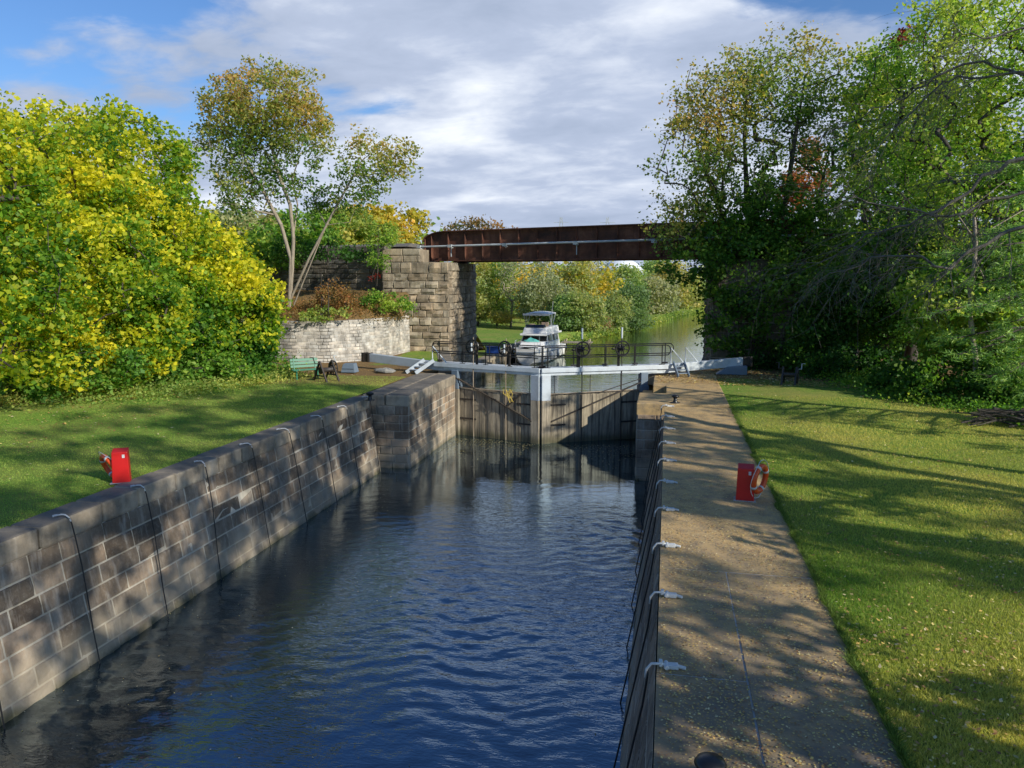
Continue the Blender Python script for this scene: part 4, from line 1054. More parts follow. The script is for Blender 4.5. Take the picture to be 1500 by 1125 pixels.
def tree(name,label,base,blobs,ncl,lpc,lsize,pal,trunk_r=.22,stems=None,bark='bark',crad=.55,seed=1,bias=0,grad=.0,gradc=0.,patch=.30,group=None,cat='tree',asp=.75,shell=.35,sidegrad=0,cluster_flat=.75,droop=.35,minr=.014,mat='leaf',hang=0,haze=0):
    g=np.random.default_rng(seed); base=Vector(base)
    t=thing(name,label,cat,base,0,group)
    CL=blob_points(blobs,ncl,g,shell)
    CL=CL[CL[:,2]>base.z+.25]
    mb=MB(); st=stems if stems is not None else [[tuple(base+Vector((0.1,0,1.2))),tuple(base+Vector((.05,.1,2.6)))]]
    b2=Vector(base); b2.z-=.15
    skeleton(mb,b2,st,CL,trunk_r,g,minr)
    mb.build('trunk',M[bark],t,origin=base,smooth=True)
    n=len(CL); rad=crad*g.uniform(.6,1.35,n)
    idx=np.repeat(np.arange(n),lpc); N=len(idx)
    off=g.normal(size=(N,3)); off/=np.linalg.norm(off,axis=1)[:,None]; off*=(g.random(N)**.42)[:,None]; off[:,2]*=cluster_flat
    P=CL[idx]+off*rad[idx][:,None]
    if hang: P[:,2]-=np.abs(g.normal(0,hang,N))*(np.linalg.norm(off,axis=1)>.6)
    z0,z1=CL[:,2].min(),CL[:,2].max()
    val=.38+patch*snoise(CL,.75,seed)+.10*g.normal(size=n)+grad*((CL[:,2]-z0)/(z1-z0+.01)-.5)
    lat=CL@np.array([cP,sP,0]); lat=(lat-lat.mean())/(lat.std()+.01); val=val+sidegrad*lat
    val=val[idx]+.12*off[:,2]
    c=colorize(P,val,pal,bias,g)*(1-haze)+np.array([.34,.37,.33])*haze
    me=leaf_mesh('crown',P-np.array(base),lsize,c,asp,droop,g)
    link_mesh('crown',me,M[mat],t)
    return t
def gz(p,f): return Vector((p.x,p.y,f(p.x,p.y)))

# --- left bank maples ---------------------------------------------------
LG='yellowing maples along the left lawn'
def Lb(px,d): p=at(px,600,d); return gz(p,hl)
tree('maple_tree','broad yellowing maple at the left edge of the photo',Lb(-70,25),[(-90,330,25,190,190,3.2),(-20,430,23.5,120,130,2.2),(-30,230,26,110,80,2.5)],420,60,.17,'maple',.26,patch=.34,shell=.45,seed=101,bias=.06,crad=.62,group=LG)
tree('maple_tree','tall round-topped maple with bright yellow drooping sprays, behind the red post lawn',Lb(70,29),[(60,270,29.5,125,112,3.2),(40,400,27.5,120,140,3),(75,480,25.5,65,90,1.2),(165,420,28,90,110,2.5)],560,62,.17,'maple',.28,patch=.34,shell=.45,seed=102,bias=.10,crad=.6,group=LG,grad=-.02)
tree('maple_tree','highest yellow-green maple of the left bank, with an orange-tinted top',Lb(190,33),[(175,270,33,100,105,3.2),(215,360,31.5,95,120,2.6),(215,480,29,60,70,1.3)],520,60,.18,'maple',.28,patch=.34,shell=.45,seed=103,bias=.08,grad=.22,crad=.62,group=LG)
tree('maple_tree','sloping green maple with scattered yellow leaves left of the pale-trunked tree',Lb(300,36),[(285,400,34.5,80,85,2.6),(262,480,32,70,85,1.7),(340,455,34,70,80,2.2)],430,58,.18,'maple',.22,patch=.34,shell=.45,seed=104,bias=.02,grad=.25,crad=.6,group=LG)
tree('maple_tree','low green maple at the right end of the left bank, beside the bench',Lb(388,37),[(362,470,36,44,72,1.6),(350,520,34,55,40,1.3),(378,425,37,22,36,1.1)],200,60,.16,'maple',.12,seed=105,bias=-.10,grad=.45,crad=.5,group=LG)
tree('shrub','leafy green shrub filling the gap under the left maples',Lb(130,27.5),[(120,530,27,110,50,1.2),(20,540,25.5,80,45,1.2)],150,50,.15,'green',.06,seed=106,bias=.1,crad=.5,cat='shrub')
tree('shrub','green and yellow shrub under the left maples near the bench path',Lb(300,31.5),[(300,545,31.5,90,30,1.2),(395,545,34,38,26,.8)],110,50,.15,'green',.06,seed=107,bias=.12,crad=.45,cat='shrub')
tree('background_tree','shaded green tree standing behind the left maples',Lb(120,42),[(60,380,42,220,190,2),(260,430,42,130,130,1.5)],260,50,.34,'dark',.2,seed=108,bias=.25,crad=1.1)

# --- the tall pale-trunked tree -------------------------------------------
D=42.5
def S(*pp): return [tuple(at(x,y,D+(q[0] if q else 0))) for x,y,*q in pp]
base=at(420,468,D)
stems=[S((425,440),(428,395),(430,350),(425,300),(408,255),(398,215),(392,170)),
       S((425,440),(452,380,-.3),(478,330,-.5),(506,278,-.6),(530,235,-.4),(556,215,0)),
       ]
stems.append(S((424,440),(426,380),(412,330),(388,285),(362,240),(345,195)))
stems.append(S((430,345),(436,300,.4),(428,262,.6),(440,225,.5)))
stems.append(S((478,330,-.5),(462,300,.2),(455,275,.4)))
tree('pale_trunk_tree','tall sparse autumn tree with two pale leaning stems and orange-tipped crown',base,
     [(395,150,D,88,58,3),(345,190,D,58,66,2.5),(440,200,D,52,48,2.2),(360,265,D,48,55,2),(555,245,D-.3,52,48,1.8),(510,290,D-.3,30,35,1.2),(575,230,D-.2,32,40,1),(465,282,D,22,28,1),(415,250,D,35,40,1.5)],
     460,50,.16,'orange',.20,stems=stems,bark='palebark',seed=120,bias=.0,grad=.65,crad=.70,shell=.12,patch=.30,minr=.013)

# --- trees behind the embankment ------------------------------------------
BG='trees along the railway embankment'
tree('background_tree','golden tree behind the track, just left of the bridge',at(580,372,66),[(585,332,66,38,26,2),(560,345,64,40,25,2),(540,325,66,30,30,2)],120,45,.32,'gold',.14,seed=131,crad=.9,bias=.05,group=BG,grad=.1)
tree('background_tree','green tree behind the track between the pale stems and the golden tree',at(510,380,62),[(515,335,62,36,30,2),(490,345,60,38,35,2),(545,350,60,40,22,1.5)],130,45,.30,'olive',.14,seed=132,crad=.9,bias=.05,group=BG)
tree('background_tree','pinkish bare-topped tree showing over the left end of the girder',at(690,345,95),[(690,337,95,45,14,3),(725,345,95,40,10,2)],110,16,.32,'rust',.16,seed=133,crad=1.0,bias=.0,bark='deadbark',group=BG)
tree('background_tree','grey-green tree between the left maples and the pale trunk',at(345,400,58),[(345,345,58,48,35,2),(310,350,58,35,40,2),(395,350,56,40,40,2)],130,45,.32,'grey',.14,seed=134,crad=1.0,bias=.1,group=BG)
tree('background_tree','green thicket behind the pale trunk at track level',at(455,400,52),[(450,335,52,50,28,2),(400,375,50,40,45,2)],110,50,.26,'green',.14,seed=135,crad=.85,bias=.12,group=BG)
# shrubs on the embankment slope
SG='shrubs on the embankment slope'
def slope(px,py,d): return at(px,py,d)
tree('shrub','reddish brown scrub on the slope right of the pale trunk',at(470,465,41),[(490,438,41.5,28,24,1.2)],55,40,.12,'rust',.04,seed=141,crad=.42,bias=-.02,group=SG,cat='shrub')
tree('shrub','low bright green plants above the left part of the brick wall',at(480,474,39.5),[(480,462,39.5,38,10,.8),(450,468,39,25,9,.6)],50,40,.12,'olive',.03,seed=142,crad=.3,bias=.05,group=SG,cat='shrub')
tree('shrub','green bush against the foot of the tan abutment',at(560,462,43),[(563,445,43,34,18,1),(585,452,43.2,20,12,.6)],80,45,.12,'green',.04,seed=143,crad=.38,bias=.2,group=SG,cat='shrub')
tree('shrub','creeper with a few red leaves hanging beside the abutment top',at(553,398,44.6),[(552,385,44.4,15,30,.5),(560,345,45.2,22,22,1),(540,405,44.2,14,18,.4)],80,40,.12,'green',.04,seed=144,crad=.38,bias=.28,group=SG,cat='shrub')
tree('shrub','small red-leaved bush beside the creeper on the abutment',at(552,415,43.9),[(551,409,43.9,8,6,.3)],8,30,.10,'red',.02,seed=145,crad=.2,group=SG,cat='shrub')
tree('shrub','dark scrub along the foot of the track left of the abutment',at(480,385,45.5),[(480,375,45.5,50,22,.9),(430,370,46,40,26,.8)],100,45,.15,'green',.04,seed=146,crad=.5,bias=.0,group=SG,cat='shrub')

# --- right bank -------------------------------------------------------------
RG='trees of the right bank'
def Rb(px,d): p=at(px,560,d); return gz(p,hr)
D=39.5; base=Rb(1112,D)
def S2(*pp): return [tuple(at(x,y,D+(q[0] if q else 0))) for x,y,*q in pp]
stems=[S2((1108,500),(1090,430),(1065,340),(1040,270),(1020,210)),S2((1112,490),(1105,400,.5),(1095,300,.6),(1090,200,.4),(1095,120)),
       S2((1118,490),(1130,400,-.6),(1150,300,-.8),(1165,200,-.5),(1180,110)),S2((1125,480,.5),(1160,400,1),(1195,310,1.2),(1215,220,1))]
tree('multi_stem_tree','tall many-stemmed tree with gold and orange crown hiding the right end of the bridge',base,
     [(1060,150,D,72,70,3),(1010,245,D-1,58,75,2.4),(1150,120,D,75,72,3),(1205,170,D,45,80,2.5),(1080,260,D-1,75,60,3),(1000,330,D-1.5,45,50,1.8)],
     600,34,.155,'orange',.34,stems=stems,seed=151,bias=-.12,grad=.5,sidegrad=-.08,crad=.80,shell=.2,group=RG,minr=.018)
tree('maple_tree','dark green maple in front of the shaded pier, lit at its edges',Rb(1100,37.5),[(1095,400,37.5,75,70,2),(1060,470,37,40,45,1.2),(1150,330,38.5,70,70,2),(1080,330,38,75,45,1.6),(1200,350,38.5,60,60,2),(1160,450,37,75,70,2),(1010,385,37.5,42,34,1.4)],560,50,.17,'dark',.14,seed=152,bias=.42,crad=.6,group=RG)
tree('background_tree','orange-leaved tree glimpsed through the right bank',Rb(1175,46),[(1180,260,46,28,60,1.5),(1160,280,46,15,30,1)],70,36,.2,'rust',.1,seed=153,bias=.30,crad=.6,group=RG)
tree('background_tree','high green tree with loose top behind the dead branches',Rb(1330,37),[(1310,160,37,75,100,3.5),(1270,240,37,50,80,3),(1370,90,36,70,90,3.5),(1330,300,36,90,80,3)],430,36,.165,'green',.3,seed=154,bias=.34,crad=.82,grad=.25,group=RG,shell=.2)
tree('background_tree','tallest leafy tree filling the top right corner',Rb(1440,31),[(1440,80,31,90,120,4),(1400,210,31,80,90,3),(1500,180,30,70,130,3),(1450,330,30,90,90,3)],520,40,.145,'green',.3,seed=155,bias=.40,crad=.75,grad=.2,group=RG,shell=.2)
tree('red_leaf_tree','small crimson treetop poking out near the top right of the sky',Rb(1325,43),[(1330,52,43,19,9,.8),(1318,60,43,12,9,.6)],16,34,.16,'red',.12,seed=156,crad=.4,group=RG)
tree('background_tree','gold-tinged treetop behind the gap between the two right crowns',Rb(1265,50),[(1270,120,50,42,45,2),(1285,200,50,50,90,2)],130,34,.24,'olive',.2,seed=157,bias=.25,crad=.9,group=RG)
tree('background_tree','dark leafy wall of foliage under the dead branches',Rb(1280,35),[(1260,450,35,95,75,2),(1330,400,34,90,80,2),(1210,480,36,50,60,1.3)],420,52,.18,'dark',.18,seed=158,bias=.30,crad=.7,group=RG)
tree('background_tree','dark foliage with sunlit flecks at the right edge of the lawn',Rb(1440,28),[(1420,450,28,90,90,1.8),(1500,420,27,60,100,1.5)],420,52,.155,'green',.18,seed=159,bias=.32,crad=.58,group=RG)
tree('shrub','low dark shrub mass along the far end of the right lawn',Rb(1250,33),[(1250,545,33.3,75,38,1.1),(1180,525,35,35,25,1)],200,52,.15,'dark',.06,seed=160,bias=.2,crad=.45,cat='shrub')
tree('shrub','low dark shrub mass at the right edge of the lawn, above the brush pile',Rb(1420,27),[(1400,560,27.3,85,38,1.1),(1480,555,25.8,50,40,1),(1320,560,29.5,50,30,1)],260,52,.14,'dark',.06,seed=161,bias=.25,crad=.45,cat='shrub')
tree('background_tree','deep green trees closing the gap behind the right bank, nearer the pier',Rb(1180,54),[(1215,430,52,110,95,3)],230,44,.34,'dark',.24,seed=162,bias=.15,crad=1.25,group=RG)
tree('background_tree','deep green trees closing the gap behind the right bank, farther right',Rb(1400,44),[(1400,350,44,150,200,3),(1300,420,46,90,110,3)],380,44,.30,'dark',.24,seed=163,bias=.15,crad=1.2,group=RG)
for i,(px,d,h,lx,ly,lb) in enumerate([(1429,26.5,6.5,-.2,.3,'slim pale trunk at the edge of the right lawn beside the brush pile'),(1418,29,7,.3,0,'slim dark trunk just behind the pale one on the right bank'),(1350,32,7,.5,0,'leaning dark trunk in the shade of the right bank'),(1465,27.5,7,.2,.2,'thin trunk near the right edge of the photo')]):
    b=Rb(px,d); t=thing('tree_trunk',lb,'tree',b); mb=MB(); r=random.Random(i)
    pts=[Vector((lx*f*2+.1*sin(f*9+i),ly*f,h*f-.1)) for f in np.linspace(0,1,9)]; mb.tube(pts,[.11*(1-.5*f) for f in np.linspace(0,1,9)],9)
    for k in (4,5,6,7): mb.tube([pts[k],pts[k]+Vector((r.uniform(-1,1),r.uniform(-1,1),.9)),pts[k]+Vector((r.uniform(-1.8,1.8),r.uniform(-1.6,1.6),1.9))],[.04,.028,.012],6)
    mb.build('trunk',M['palebark' if i==0 else 'bark'],t,smooth=True)

# --- dead-branched tree reaching in from the right ---------------------------
def dead_tree():
    b=Vector((13.6,15.2,2.75)); t=thing('dead_tree','grey bare-branched tree reaching in from the right edge with drooping twigs','tree',b)
    mb=MB(); g=random.Random(77)
    limbs=[  # sighted polylines (px,py,dist) with start radius
     ([(1700,200,17),(1600,120,17.5),(1500,105,18),(1440,92,18.3),(1370,110,18.6),(1330,140,19),(1280,160,19.3),(1235,185,19.6)],.055),
     ([(1700,230,17),(1580,130,17),(1500,104,17),(1420,110,17),(1380,120,17.2),(1300,200,17.4),(1250,240,17.6)],.05),
     ([(1700,260,17),(1590,240,17),(1500,232,17),(1440,262,17),(1390,300,17),(1330,330,17.2),(1270,345,17.4),(1200,385,17.6)],.075),
     ([(1700,280,16.5),(1580,270,16.5),(1500,285,16.5),(1440,300,16.6),(1370,320,16.8),(1290,300,17),(1230,290,17.2)],.06),
     ([(1700,320,16.5),(1600,330,16.3),(1500,335,16),(1440,355,16),(1390,390,16),(1330,375,16.2),(1280,380,16.4),(1215,400,16.6)],.07),
     ([(1700,150,18),(1600,60,18.5),(1500,40,19),(1440,60,19.2),(1400,40,19.4)],.05),
    ]
    cnt=[0]
    def twig(p,d,L,r,depth):
        if cnt[0]>3000: return
        cnt[0]+=1
        pts=[p]; q=Vector(p); dd=Vector(d)
        n=4
        for k in range(n):
            dd=(dd+Vector((g.uniform(-.22,.22),g.uniform(-.22,.22),g.uniform(-.24,.14)))).normalized(); q=q+dd*L/n; pts.append(Vector(q))
        mb.tube(pts,[r*.72*(1-.65*k/n) for k in range(n+1)],4,cap=False)
        if depth>0:
            for k in range(1,n+1):
                for _ in range(2 if depth==2 else 1):
                    if g.random()<.85:
                        nd=(dd+Vector((g.uniform(-1,1),g.uniform(-1,1),g.uniform(-.8,.5)))).normalized(); twig(pts[k],nd,L*g.uniform(.4,.75),r*.55,depth-1)
    for pl_,r in limbs:
        P=[at(*q) for q in pl_]; pts=[]
        for i in range(len(P)-1):
            for f in (0,.33,.66): pts.append(P[i].lerp(P[i+1],f)+Vector((g.uniform(-.07,.07),g.uniform(-.07,.07),g.uniform(-.08,.08))))
        pts.append(P[-1]); n=len(pts)
        mb.tube(pts,[r*.8*(1-.85*i/n) for i in range(n)],7,cap=False)
        for i in range(7,n):
            d=(pts[i]-pts[i-1]).normalized()
            for _ in range(2):
                nd=(d*.8+Vector((g.uniform(-.7,.6),g.uniform(-.9,.9),g.uniform(-.9,.55)))).normalized(); twig(pts[i],nd,g.uniform(.6,1.5),r*.2*(1-.5*i/n)+.0025,2 if i%2 else 1)
    # trunk off to the right that carries the limbs
    top=at(1700,150,18); tr=[b+Vector((0,0,-.2)),b+Vector((.1,.1,2)),at(1700,350,16),at(1700,260,17),top,top+Vector((.3,.2,2.5))]
    mb.tube(tr,[.26,.22,.17,.14,.1,.03],10)
    mb.build('trunk',M['deadbark'],t,origin=b,smooth=True)
dead_tree()

# --- pine boughs on the right -------------------------------------------------
def pine():
    b=at(1545,600,22); b=gz(b,hr); t=thing('pine_tree','soft-needled pine whose layered boughs show at the right edge','tree',b)
    g=np.random.default_rng(5); mb=MB(); top=Vector((b.x,b.y,b.z+13)); mb.tube([b+Vector((0,0,-.1)),b+Vector((0,0,6)),top],[.2,.14,.03],9)
    tips=[(1395,375,21),(1440,350,21),(1480,345,21),(1385,455,20.5),(1430,450,20),(1475,440,20.5),(1400,520,20.5),(1450,500,20),(1490,470,20),(1440,555,20.5),(1480,545,20),(1415,420,21),(1490,390,20.5),(1465,400,21),(1480,300,22),(1450,250,22.5),(1500,590,19.8),(1375,500,22),(1500,510,20)]
    P=[];Cc=[]
    for tp in tips:
        e=at(*tp); a0=Vector((b.x,b.y,e.z+.5)); mb.tube([a0,a0.lerp(e,.5)+Vector((0,0,.1)),e],[.045,.03,.01],5,cap=False)
        for k in range(16):
            f=g.uniform(.35,1.05); c=a0.lerp(e,f)+Vector(g.normal(0,.30,3)*np.array([1,1,.28])); mb.tube([a0.lerp(e,f*.92),c],[.008,.004],3,cap=False)
            for _ in range(42):
                P.append(np.array(c)+g.normal(0,.11,3)*np.array([1,1,.5])); Cc.append(g.normal(.45,.2))
    mb.build('trunk',M['bark'],t,origin=b,smooth=True)
    P=np.array(P); c=colorize(P,np.array(Cc),'pine',.0,g)
    link_mesh('crown',leaf_mesh('crown',P-np.array(b),.17,c,.13,.1,g),M['needle'],t)
pine()

# --- trees outside the frame on the right whose shade falls across the lock ----
def shade_tree(i,x,y,blobs,ncl,lpc,seed):
    g=np.random.default_rng(seed); b=Vector((x,y,2.8)); t=thing('shade_tree',('tall broad tree on the right lawn just outside the photo, nearest the red post','tall broad tree right of the walkway, beside the near end of the chamber','broad tree behind the viewer on the right bank','tree farther back on the right bank outside the photo','tall tree at the right edge of the lawn outside the photo','slim tall tree between the two broad trees outside the photo')[i],'tree',b,0,'trees outside the frame that shade the lock')
    C=[]
    for (dx,dy,z,rx,ry,rz,n) in blobs:
        v=g.normal(size=(n,3)); v/=np.linalg.norm(v,axis=1)[:,None]; v*=(g.random(n)**.4)[:,None]
        C.append(np.array([x+dx,y+dy,z])+v*np.array([rx,ry,rz]))
    CL=np.concatenate(C); mb=MB(); skeleton(mb,b-Vector((0,0,.2)),[[(x,y,5),(x-.3,y,8)],[(x,y,5),(x+.6,y+.5,9)]],CL,.34,g,.03)
    mb.build('trunk',M['bark'],t,origin=b)
    n=len(CL); idx=np.repeat(np.arange(n),lpc); off=g.normal(size=(len(idx),3)); off/=np.linalg.norm(off,axis=1)[:,None]; off*=(g.random(len(idx))**.4)[:,None]
    P=CL[idx]+off*.68*np.array([1,1,.6]); c=colorize(P,np.full(len(P),.5),'green',.1,g)
    link_mesh('crown',leaf_mesh('crown',P-np.array(b),.27,c,.75,.3,g),M['leaf'],t)
shade_tree(0,14.5,12.5,[(0,0,15,4.6,4.6,6.0,105),(-3,-2,8.0,2.5,3,1.8,16)],0,36,201)
shade_tree(1,13,1.0,[(0,0,17,4.8,5,8,140),(-2,2,8,2.5,3,2,18)],0,38,202)
shade_tree(2,16,-8,[(0,0,18,5.5,5.5,8,135)],0,36,203)
shade_tree(3,25,2,[(0,0,20,6,7,6.5,150)],0,38,204)
shade_tree(4,21,19,[(0,0,7.5,4.5,4.5,3.5,40)],0,34,205)
shade_tree(5,18.5,6,[(0,0,19,4.5,4.5,6,90)],0,36,206)

# --- far bank beyond the bridge -------------------------------------------------
FG='trees and bushes of the far bank'
def Fb(px,d): p=at(px,480,d); return gz(p,hl)
far=[ # name,label,px,d,blobs,ncl,lpc,lsize,pal,bias,crad
 ('poplar_tree','yellow-green tree next to the abutment at the back of the far lawn',700,104,[(700,425,104,22,48,3)],110,40,.30,'olive',.22,1.1,'bark'),
 ('poplar_tree','light green tree second from the abutment beyond the far lawn',728,106,[(730,420,106,24,50,3)],110,40,.30,'green',.45,1.1,'bark'),
 ('bare_tree','thin bare pale-stemmed tree behind the cruiser lawn',748,102,[(752,415,102,22,42,2.5)],90,12,.26,'grey',.1,1.0,'palebark'),
 ('bush','small golden bush at the back of the far lawn',728,100,[(733,464,100,16,9,1)],30,34,.25,'gold',.1,.7,'bark'),
 ('bare_tree','leafless grey tree above the cruiser canopy',790,110,[(795,415,110,28,42,3)],100,14,.28,'grey',.05,1.2,'palebark'),
 ('willow_tree','grey-green willow directly behind the cruiser',795,98,[(795,440,98,38,36,3)],160,42,.28,'grey',.0,1.1,'bark'),
 ('bush','dark green bush right of the cruiser canopy',835,94,[(830,463,94,26,32,2)],110,40,.27,'green',.22,.9,'bark'),
 ('poplar_tree','yellowish tree rising under the middle of the bridge',845,120,[(848,412,120,26,38,3)],120,30,.34,'olive',.30,1.3,'palebark'),
 ('willow_tree','pale green willow on the shore left of the orange bush',858,96,[(856,464,94,30,36,2)],140,42,.27,'olive',.08,1.0,'bark'),
 ('bush','orange and russet bush at the waterline',880,100,[(880,479,97,16,20,1.4)],60,36,.26,'rust',.10,.8,'bark'),
 ('bare_tree','bare grey tree below the girder right of the middle',878,125,[(880,412,125,22,36,3)],90,10,.3,'grey',.1,1.2,'palebark'),
 ('bush','rounded light green bush beside the orange bush',898,101,[(900,460,101,22,33,2)],110,42,.27,'olive',.16,.9,'bark'),
 ('willow_tree','dark leaning willow overhanging the river at the point',925,108,[(925,450,108,24,34,2),(932,468,104,18,15,1.5)],140,42,.28,'dark',.42,1.0,'bark'),
 ('poplar_tree','green tree above the leaning willow',912,128,[(915,415,128,24,26,3)],90,38,.36,'green',.35,1.3,'bark'),
 ('willow_tree','silvery willow on the bank beyond the point',955,150,[(960,440,145,30,34,4)],130,40,.42,'grey',.25,1.7,'bark'),
 ('poplar_tree','golden tree behind the silvery willow',975,165,[(982,415,165,26,32,4)],110,38,.46,'gold',.0,1.8,'bark'),
 ('willow_tree','pale yellow-green willow farthest along the river',1005,180,[(1006,438,170,30,32,5)],120,38,.5,'olive',.3,2.0,'bark'),
 ('poplar_tree','round dark green tree beside the white dome',965,235,[(962,392,235,18,12,5)],50,34,.6,'green',.3,2.2,'bark'),
]
for i,(nm,lb,px,d,bl,ncl,lpc,ls,pal,bias,crad,bark) in enumerate(far):
    b=Fb(px,d); 
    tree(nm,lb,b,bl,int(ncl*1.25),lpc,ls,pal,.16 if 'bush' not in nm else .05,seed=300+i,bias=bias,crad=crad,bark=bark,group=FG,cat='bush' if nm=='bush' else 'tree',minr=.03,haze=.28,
         stems=[[tuple(b+Vector((.1,0,1.5))),tuple(b+Vector((.2,.1,3.5)))]] if nm!='bush' else [[tuple(b+Vector((0,0,.5)))]])
# the wood behind them reads as one mass
g=np.random.default_rng(9); C=[];colr=[]
def wood(n,f): 
    for _ in range(n): C.append(f())
def f1():
    d=g.uniform(118,150); px=g.uniform(660,900); top=408+g.uniform(0,1)*60-(22 if px<760 else 14); return tuple(at(px,max(top,386+ (px-700)*.02+g.uniform(0,20)),d))
def f2():
    d=g.uniform(185,260); px=g.uniform(880,1120); return tuple(at(px,g.uniform(398,455),d))
def f3():
    d=g.uniform(70,100); px=g.uniform(250,640); return tuple(at(px,g.uniform(350,430),d))
wood(420,f1); wood(260,f2); wood(200,f3)
CL=np.array(C); n=len(CL); lpc=34; idx=np.repeat(np.arange(n),lpc); off=g.normal(size=(len(idx),3)); P=CL[idx]+off*np.array([1.1,1.1,.9]); P=P[P[:,2]>.5]
val=.45+.3*snoise(P,.10,4)+.1*g.normal(size=len(P)); c=colorize(P,val,'olive',.0,g)
c2=colorize(P,val,'gold',.0,g); m=(snoise(P,.06,8)>.25)[:,None]; c=np.where(m,c2,c)
o=link_mesh('woodland',leaf_mesh('woodland',P,.62,c,.8,.2,g),M['leaf']); tag(o,'hazy yellow-green wood behind the far bank and embankment','woodland',kind='stuff')
# forest wrapping the right side and beyond, for the horizon
C=[]
for _ in range(700):
    y=g.uniform(60,200); x=xr(y)+g.uniform(3,45); C.append((x,y,hr(x,y)+g.uniform(.5,11)))
for _ in range(500):
    x=g.uniform(-120,-40); y=g.uniform(20,110); C.append((x,y,3+g.uniform(0,8)))
for _ in range(500):
    a=g.uniform(-.55,.9); d=g.uniform(270,340); C.append((sin(a)*d,cos(a)*d,g.uniform(1,12)))
CL=np.array(C); n=len(CL); idx=np.repeat(np.arange(n),30); off=g.normal(size=(len(idx),3)); P=CL[idx]+off*np.array([1.7,1.7,1.3])
val=.4+.3*snoise(P,.12,5); c=colorize(P,val,'olive',-.05,g)
o=link_mesh('forest',leaf_mesh('forest',P,.95,c,.8,.2,g),M['leaf']); tag(o,'deep woods closing off the view on both sides of the river','woodland',kind='stuff')

# ------------------------------------------------------------------ ground cover
def blades(name,label,P,h,w,c,g,mat='grassblade',lean=.5,cat='grass'):
    N=len(P); th=g.uniform(0,2*pi,N); d=np.stack([np.cos(th),np.sin(th),np.zeros(N)],1)*w*.5
    ln=g.normal(0,lean,(N,3))*h[:,None]; ln[:,2]=h*g.uniform(.8,1.1,N)
    V=np.empty((N,3,3)); V[:,0]=P-d; V[:,1]=P+d; V[:,2]=P+ln
    me=fast_mesh(name,V.reshape(-1,3),np.arange(N*3).reshape(N,3),c,3)
    o=link_mesh(name,me,M[mat]); tag(o,label,cat,kind='stuff'); return o
g=np.random.default_rng(21)
N=230000; dist=5.5+(g.random(N)**1.6)*24; x=2.16-.10*(g.random(N)<.5)*g.random(N)+(g.random(N)**1.0)*np.clip(dist*.42-1.2,1,13); y=dist
pz=np.array([hr(a,b) for a,b in zip(x,y)]); P=np.stack([x,y,pz-.01],1)
v=snoise(P,.55,3)*.75+.68+g.normal(0,.15,N); v=np.clip(v,0,1)[:,None]
c=np.array([.17,.33,.04])*(1-v)+np.array([.74,.64,.17])*v; c*=g.uniform(.6,1.3,N)[:,None]
blades('grass','short leaf-flecked grass of the right lawn beside the walkway',P,g.uniform(.03,.075,N),.012,c,g)
N=150000; y=8+(g.random(N)**1.1)*24; x=-11.15-(g.random(N)**1.2)*9; pz=np.array([hl(a,b) for a,b in zip(x,y)]); P=np.stack([x,y,pz-.01],1)
v=np.clip(snoise(P,.7,6)*.55+.52+g.normal(0,.15,N),0,1)[:,None]; c=np.array([.18,.38,.055])*(1-v)+np.array([.52,.60,.13])*v; c*=g.uniform(.6,1.3,N)[:,None]
blades('grass','short mown grass of the left lawn above the chamber',P,g.uniform(.025,.05,N),.014,c,g)

N=16000; y=5.5+(g.random(N)**1.3)*21; cl=np.clip(np.sin(y*3.1)+np.sin(y*7.3+1)+np.sin(y*1.3+2),0,3)/3; x=2.18-g.random(N)*.11*cl; P=np.stack([x,y,np.full(N,2.735)],1)
c=np.array([.16,.24,.05])*g.uniform(.4,1.4,N)[:,None]; blades('grass_fringe','ragged grass creeping over the edge of the right walkway',P,g.uniform(.04,.10,N),.013,c,g,lean=.7)
def flat_leaves(name,label,P,size,pal,g,tilt=.25,cat='fallen leaves'):
    N=len(P); th=g.uniform(0,2*pi,N); a=np.stack([np.cos(th),np.sin(th),g.normal(0,tilt,N)],1); b=np.stack([-np.sin(th),np.cos(th),g.normal(0,tilt,N)],1)
    s=size*g.uniform(.5,1.5,N)[:,None]; V=np.empty((N,4,3)); V[:,0]=P-a*s*.5; V[:,1]=P+b*s*.3; V[:,2]=P+a*s*.5; V[:,3]=P-b*s*.3
    V[:,:,2]=np.maximum(V[:,:,2],P[:,None,2]-.002)
    pal=np.array(pal); c=pal[g.integers(0,len(pal),N)]*g.uniform(.6,1.2,N)[:,None]
    me=fast_mesh(name,V.reshape(-1,3),np.arange(N*4).reshape(N,4),c); o=link_mesh(name,me,M['litter']); tag(o,label,cat,kind='stuff')
LP=[(.72,.50,.14),(.66,.42,.12),(.78,.62,.22),(.42,.24,.09),(.34,.17,.08),(.74,.62,.34)]
N=42000; y=6+(g.random(N)**1.2)*30; x=g.uniform(.02,2.12,N); keep=g.random(N)<(.35+.65*np.abs(np.sin(y*.9+x*2)))*.9; x,y=x[keep],y[keep]
flat_leaves('fallen_leaves','tiny yellow and brown leaves scattered over the right stone walkway',np.stack([x,y,np.full(len(x),2.762)],1),.026,LP,g,.15)
N=9000; y=6+(g.random(N)**1.0)*30; x=2.2+g.random(N)*np.clip(y*.42-1,1,11); k=g.random(N)<(.15+.85*np.clip(np.sin(x*.9+1.3*np.sin(y*.5))*np.sin(y*.8+x*.3)+.35,0,1)); x,y=x[k],y[k]; P=np.stack([x,y,np.array([hr(a,b) for a,b in zip(x,y)])+.045],1)
flat_leaves('fallen_leaves','yellow fallen leaves flecking the right lawn',P,.045,LP,g,.4)
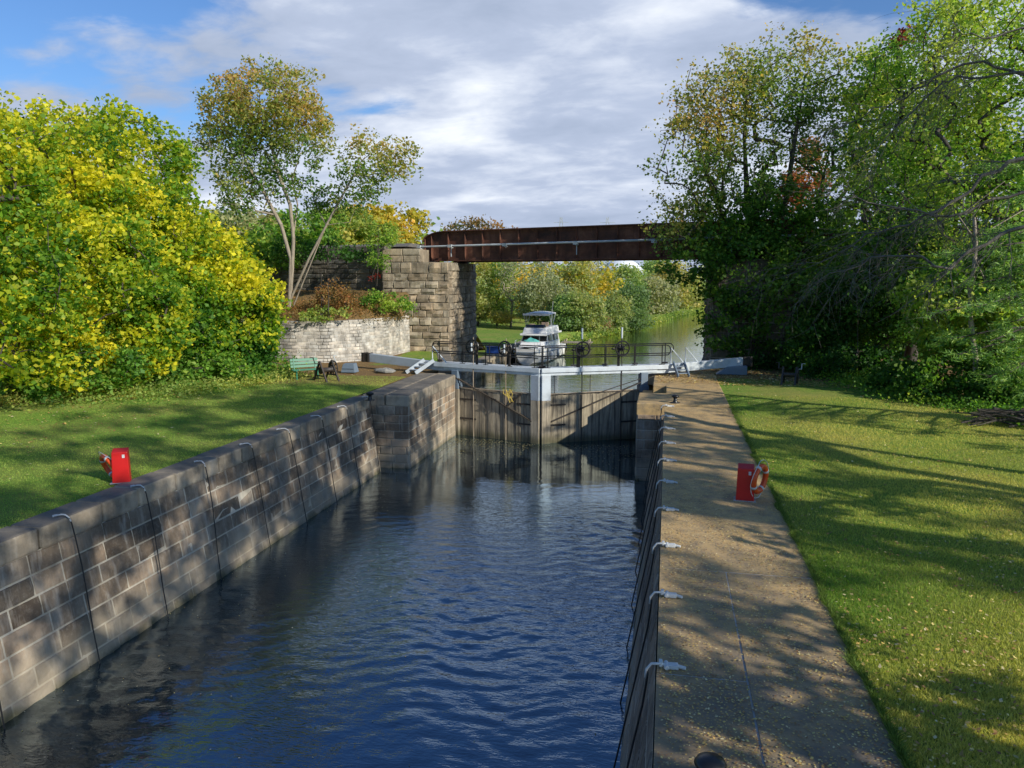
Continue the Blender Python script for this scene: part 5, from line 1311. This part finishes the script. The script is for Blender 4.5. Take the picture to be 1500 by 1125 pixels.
N=6000; x=g.uniform(-2,9,N); y=g.uniform(32,37.5,N); z=np.array([hr(a,b) if a>2.13 else 2.745 for a,b in zip(x,y)])+.02; k=(x>xr(0)-2.2)|(y>31); k&=(x>-.4)
flat_leaves('fallen_leaves','dense golden leaf litter around the right gate steps',np.stack([x,y,z],1)[k],.09,LP,g,.3)
N=3800; y=8+g.random(N)*26; x=-11.2-g.random(N)**.7*9; P=np.stack([x,y,np.array([hl(a,b) for a,b in zip(x,y)])+.035],1); w_=(g.random(N)<np.clip((-x-11)/9,.08,1)); flat_leaves('fallen_leaves','pale yellow fallen leaves on the left lawn toward the maples',P[w_],.075,LP,g,.3)
# floating leaves by the gate
N=1500; x=-9.1+g.random(N)**1.3*7.9; y=32.3-np.abs(g.normal(0,1.7,N)); k=(y<31.7+np.abs(x+5.2)*.3-.1)&(y>20); flat_leaves('floating_leaves','leaf debris floating on the dark water before the gate',np.stack([x,y,np.full(N,.006)],1)[k],.055,[(.45,.36,.16),(.55,.5,.3),(.3,.25,.1)],g,.0)
N=700; x=-10.1+g.random(N)**1.6*9.5; y=6+g.random(N)*24; flat_leaves('floating_leaves','tiny specks of leaf floating over the open lock water',np.stack([x,y,np.full(N,.012)],1),.03,[(.6,.5,.2),(.6,.58,.45),(.4,.3,.12)],g,.0)
# undergrowth at the feet of the left maples and the right bank
def undergrowth(name,label,pts,n,h,pal,bias,spread,size,fn,g):
    Pt=Path(pts); P=[]
    for _ in range(n):
        p,d=Pt.at(g.uniform(0,Pt.len)); nrm=Vector((d.y,-d.x)); o_=g.normal(0,spread); q=p+nrm*o_; P.append((q.x,q.y,fn(q.x,q.y)+abs(g.normal(0,h))))
    P=np.array(P); c=colorize(P,.45+.3*snoise(P,1.2,3),pal,bias,g); o=link_mesh(name,leaf_mesh(name,P,size,c,.7,.1,g),M['leaf']); tag(o,label,'ground cover',kind='stuff')
undergrowth('undergrowth','light green weeds along the foot of the left maples',[(-24,18),(-21.6,21.3),(-18.9,24.4),(-17,28.6),(-16.6,31.5)],16000,.16,'olive',.05,.75,.09,hl,g)
undergrowth('undergrowth','taller leafy weeds in the shade under the left maples',[(-26,21),(-23,24),(-20.5,27.5),(-18.8,31.5),(-18,33)],15000,.42,'green',.12,1.2,.13,hl,g)
undergrowth('undergrowth','dark low weeds along the edge of the right lawn',[(16,19),(11.8,25.2),(9.3,29.5),(8.0,33.6),(7.5,38)],15000,.22,'green',.02,.8,.10,hr,g)
undergrowth('undergrowth','scrubby growth on the slope above the pale brick wall',[(-23,39.5),(-19.5,38.5),(-17,39.5),(-15.8,42.5)],9000,.18,'rust',-.05,1.1,.10,lambda x,y: 4.75+1.6*max(0,min(1,(y-yfront(x))/max(.1,(yb(x)-2.7-yfront(x))))),g)
undergrowth('undergrowth','reeds and grasses along the shore of the far bank',[(-11,82),(-7.6,94),(-4,110),(1.8,148),(9,176)],6000,.35,'olive',-.1,.35,.28,lambda x,y: .1,g)
undergrowth('undergrowth','dark scrub around the foot of the shaded pier',[(3,38.6),(7,39),(9,42)],7000,.5,'dark',.15,.6,.12,hr,g)
# brush pile
for k in range(14):
    pass
bpz=on(1475,622,2.75); t=thing('brush_pile','heap of cut brown branches at the right edge of the lawn','brush pile',(bpz.x,bpz.y,hr(bpz.x,bpz.y)))
mb=MB(); r=random.Random(12)
for k in range(46):
    a=Vector((r.uniform(-1.1,1.4),r.uniform(-.5,.6),r.uniform(.0,.45))); d=Vector((r.uniform(.6,1.2)*r.choice((-1,1)),r.uniform(-.5,.5),r.uniform(-.25,.2))); mb.tube([a-d*.6,a+Vector((0,0,.04)),a+d*.6],[.03*r.uniform(.5,1.4),.025,.012],5)
mb.build('branches',M['bark'],t)
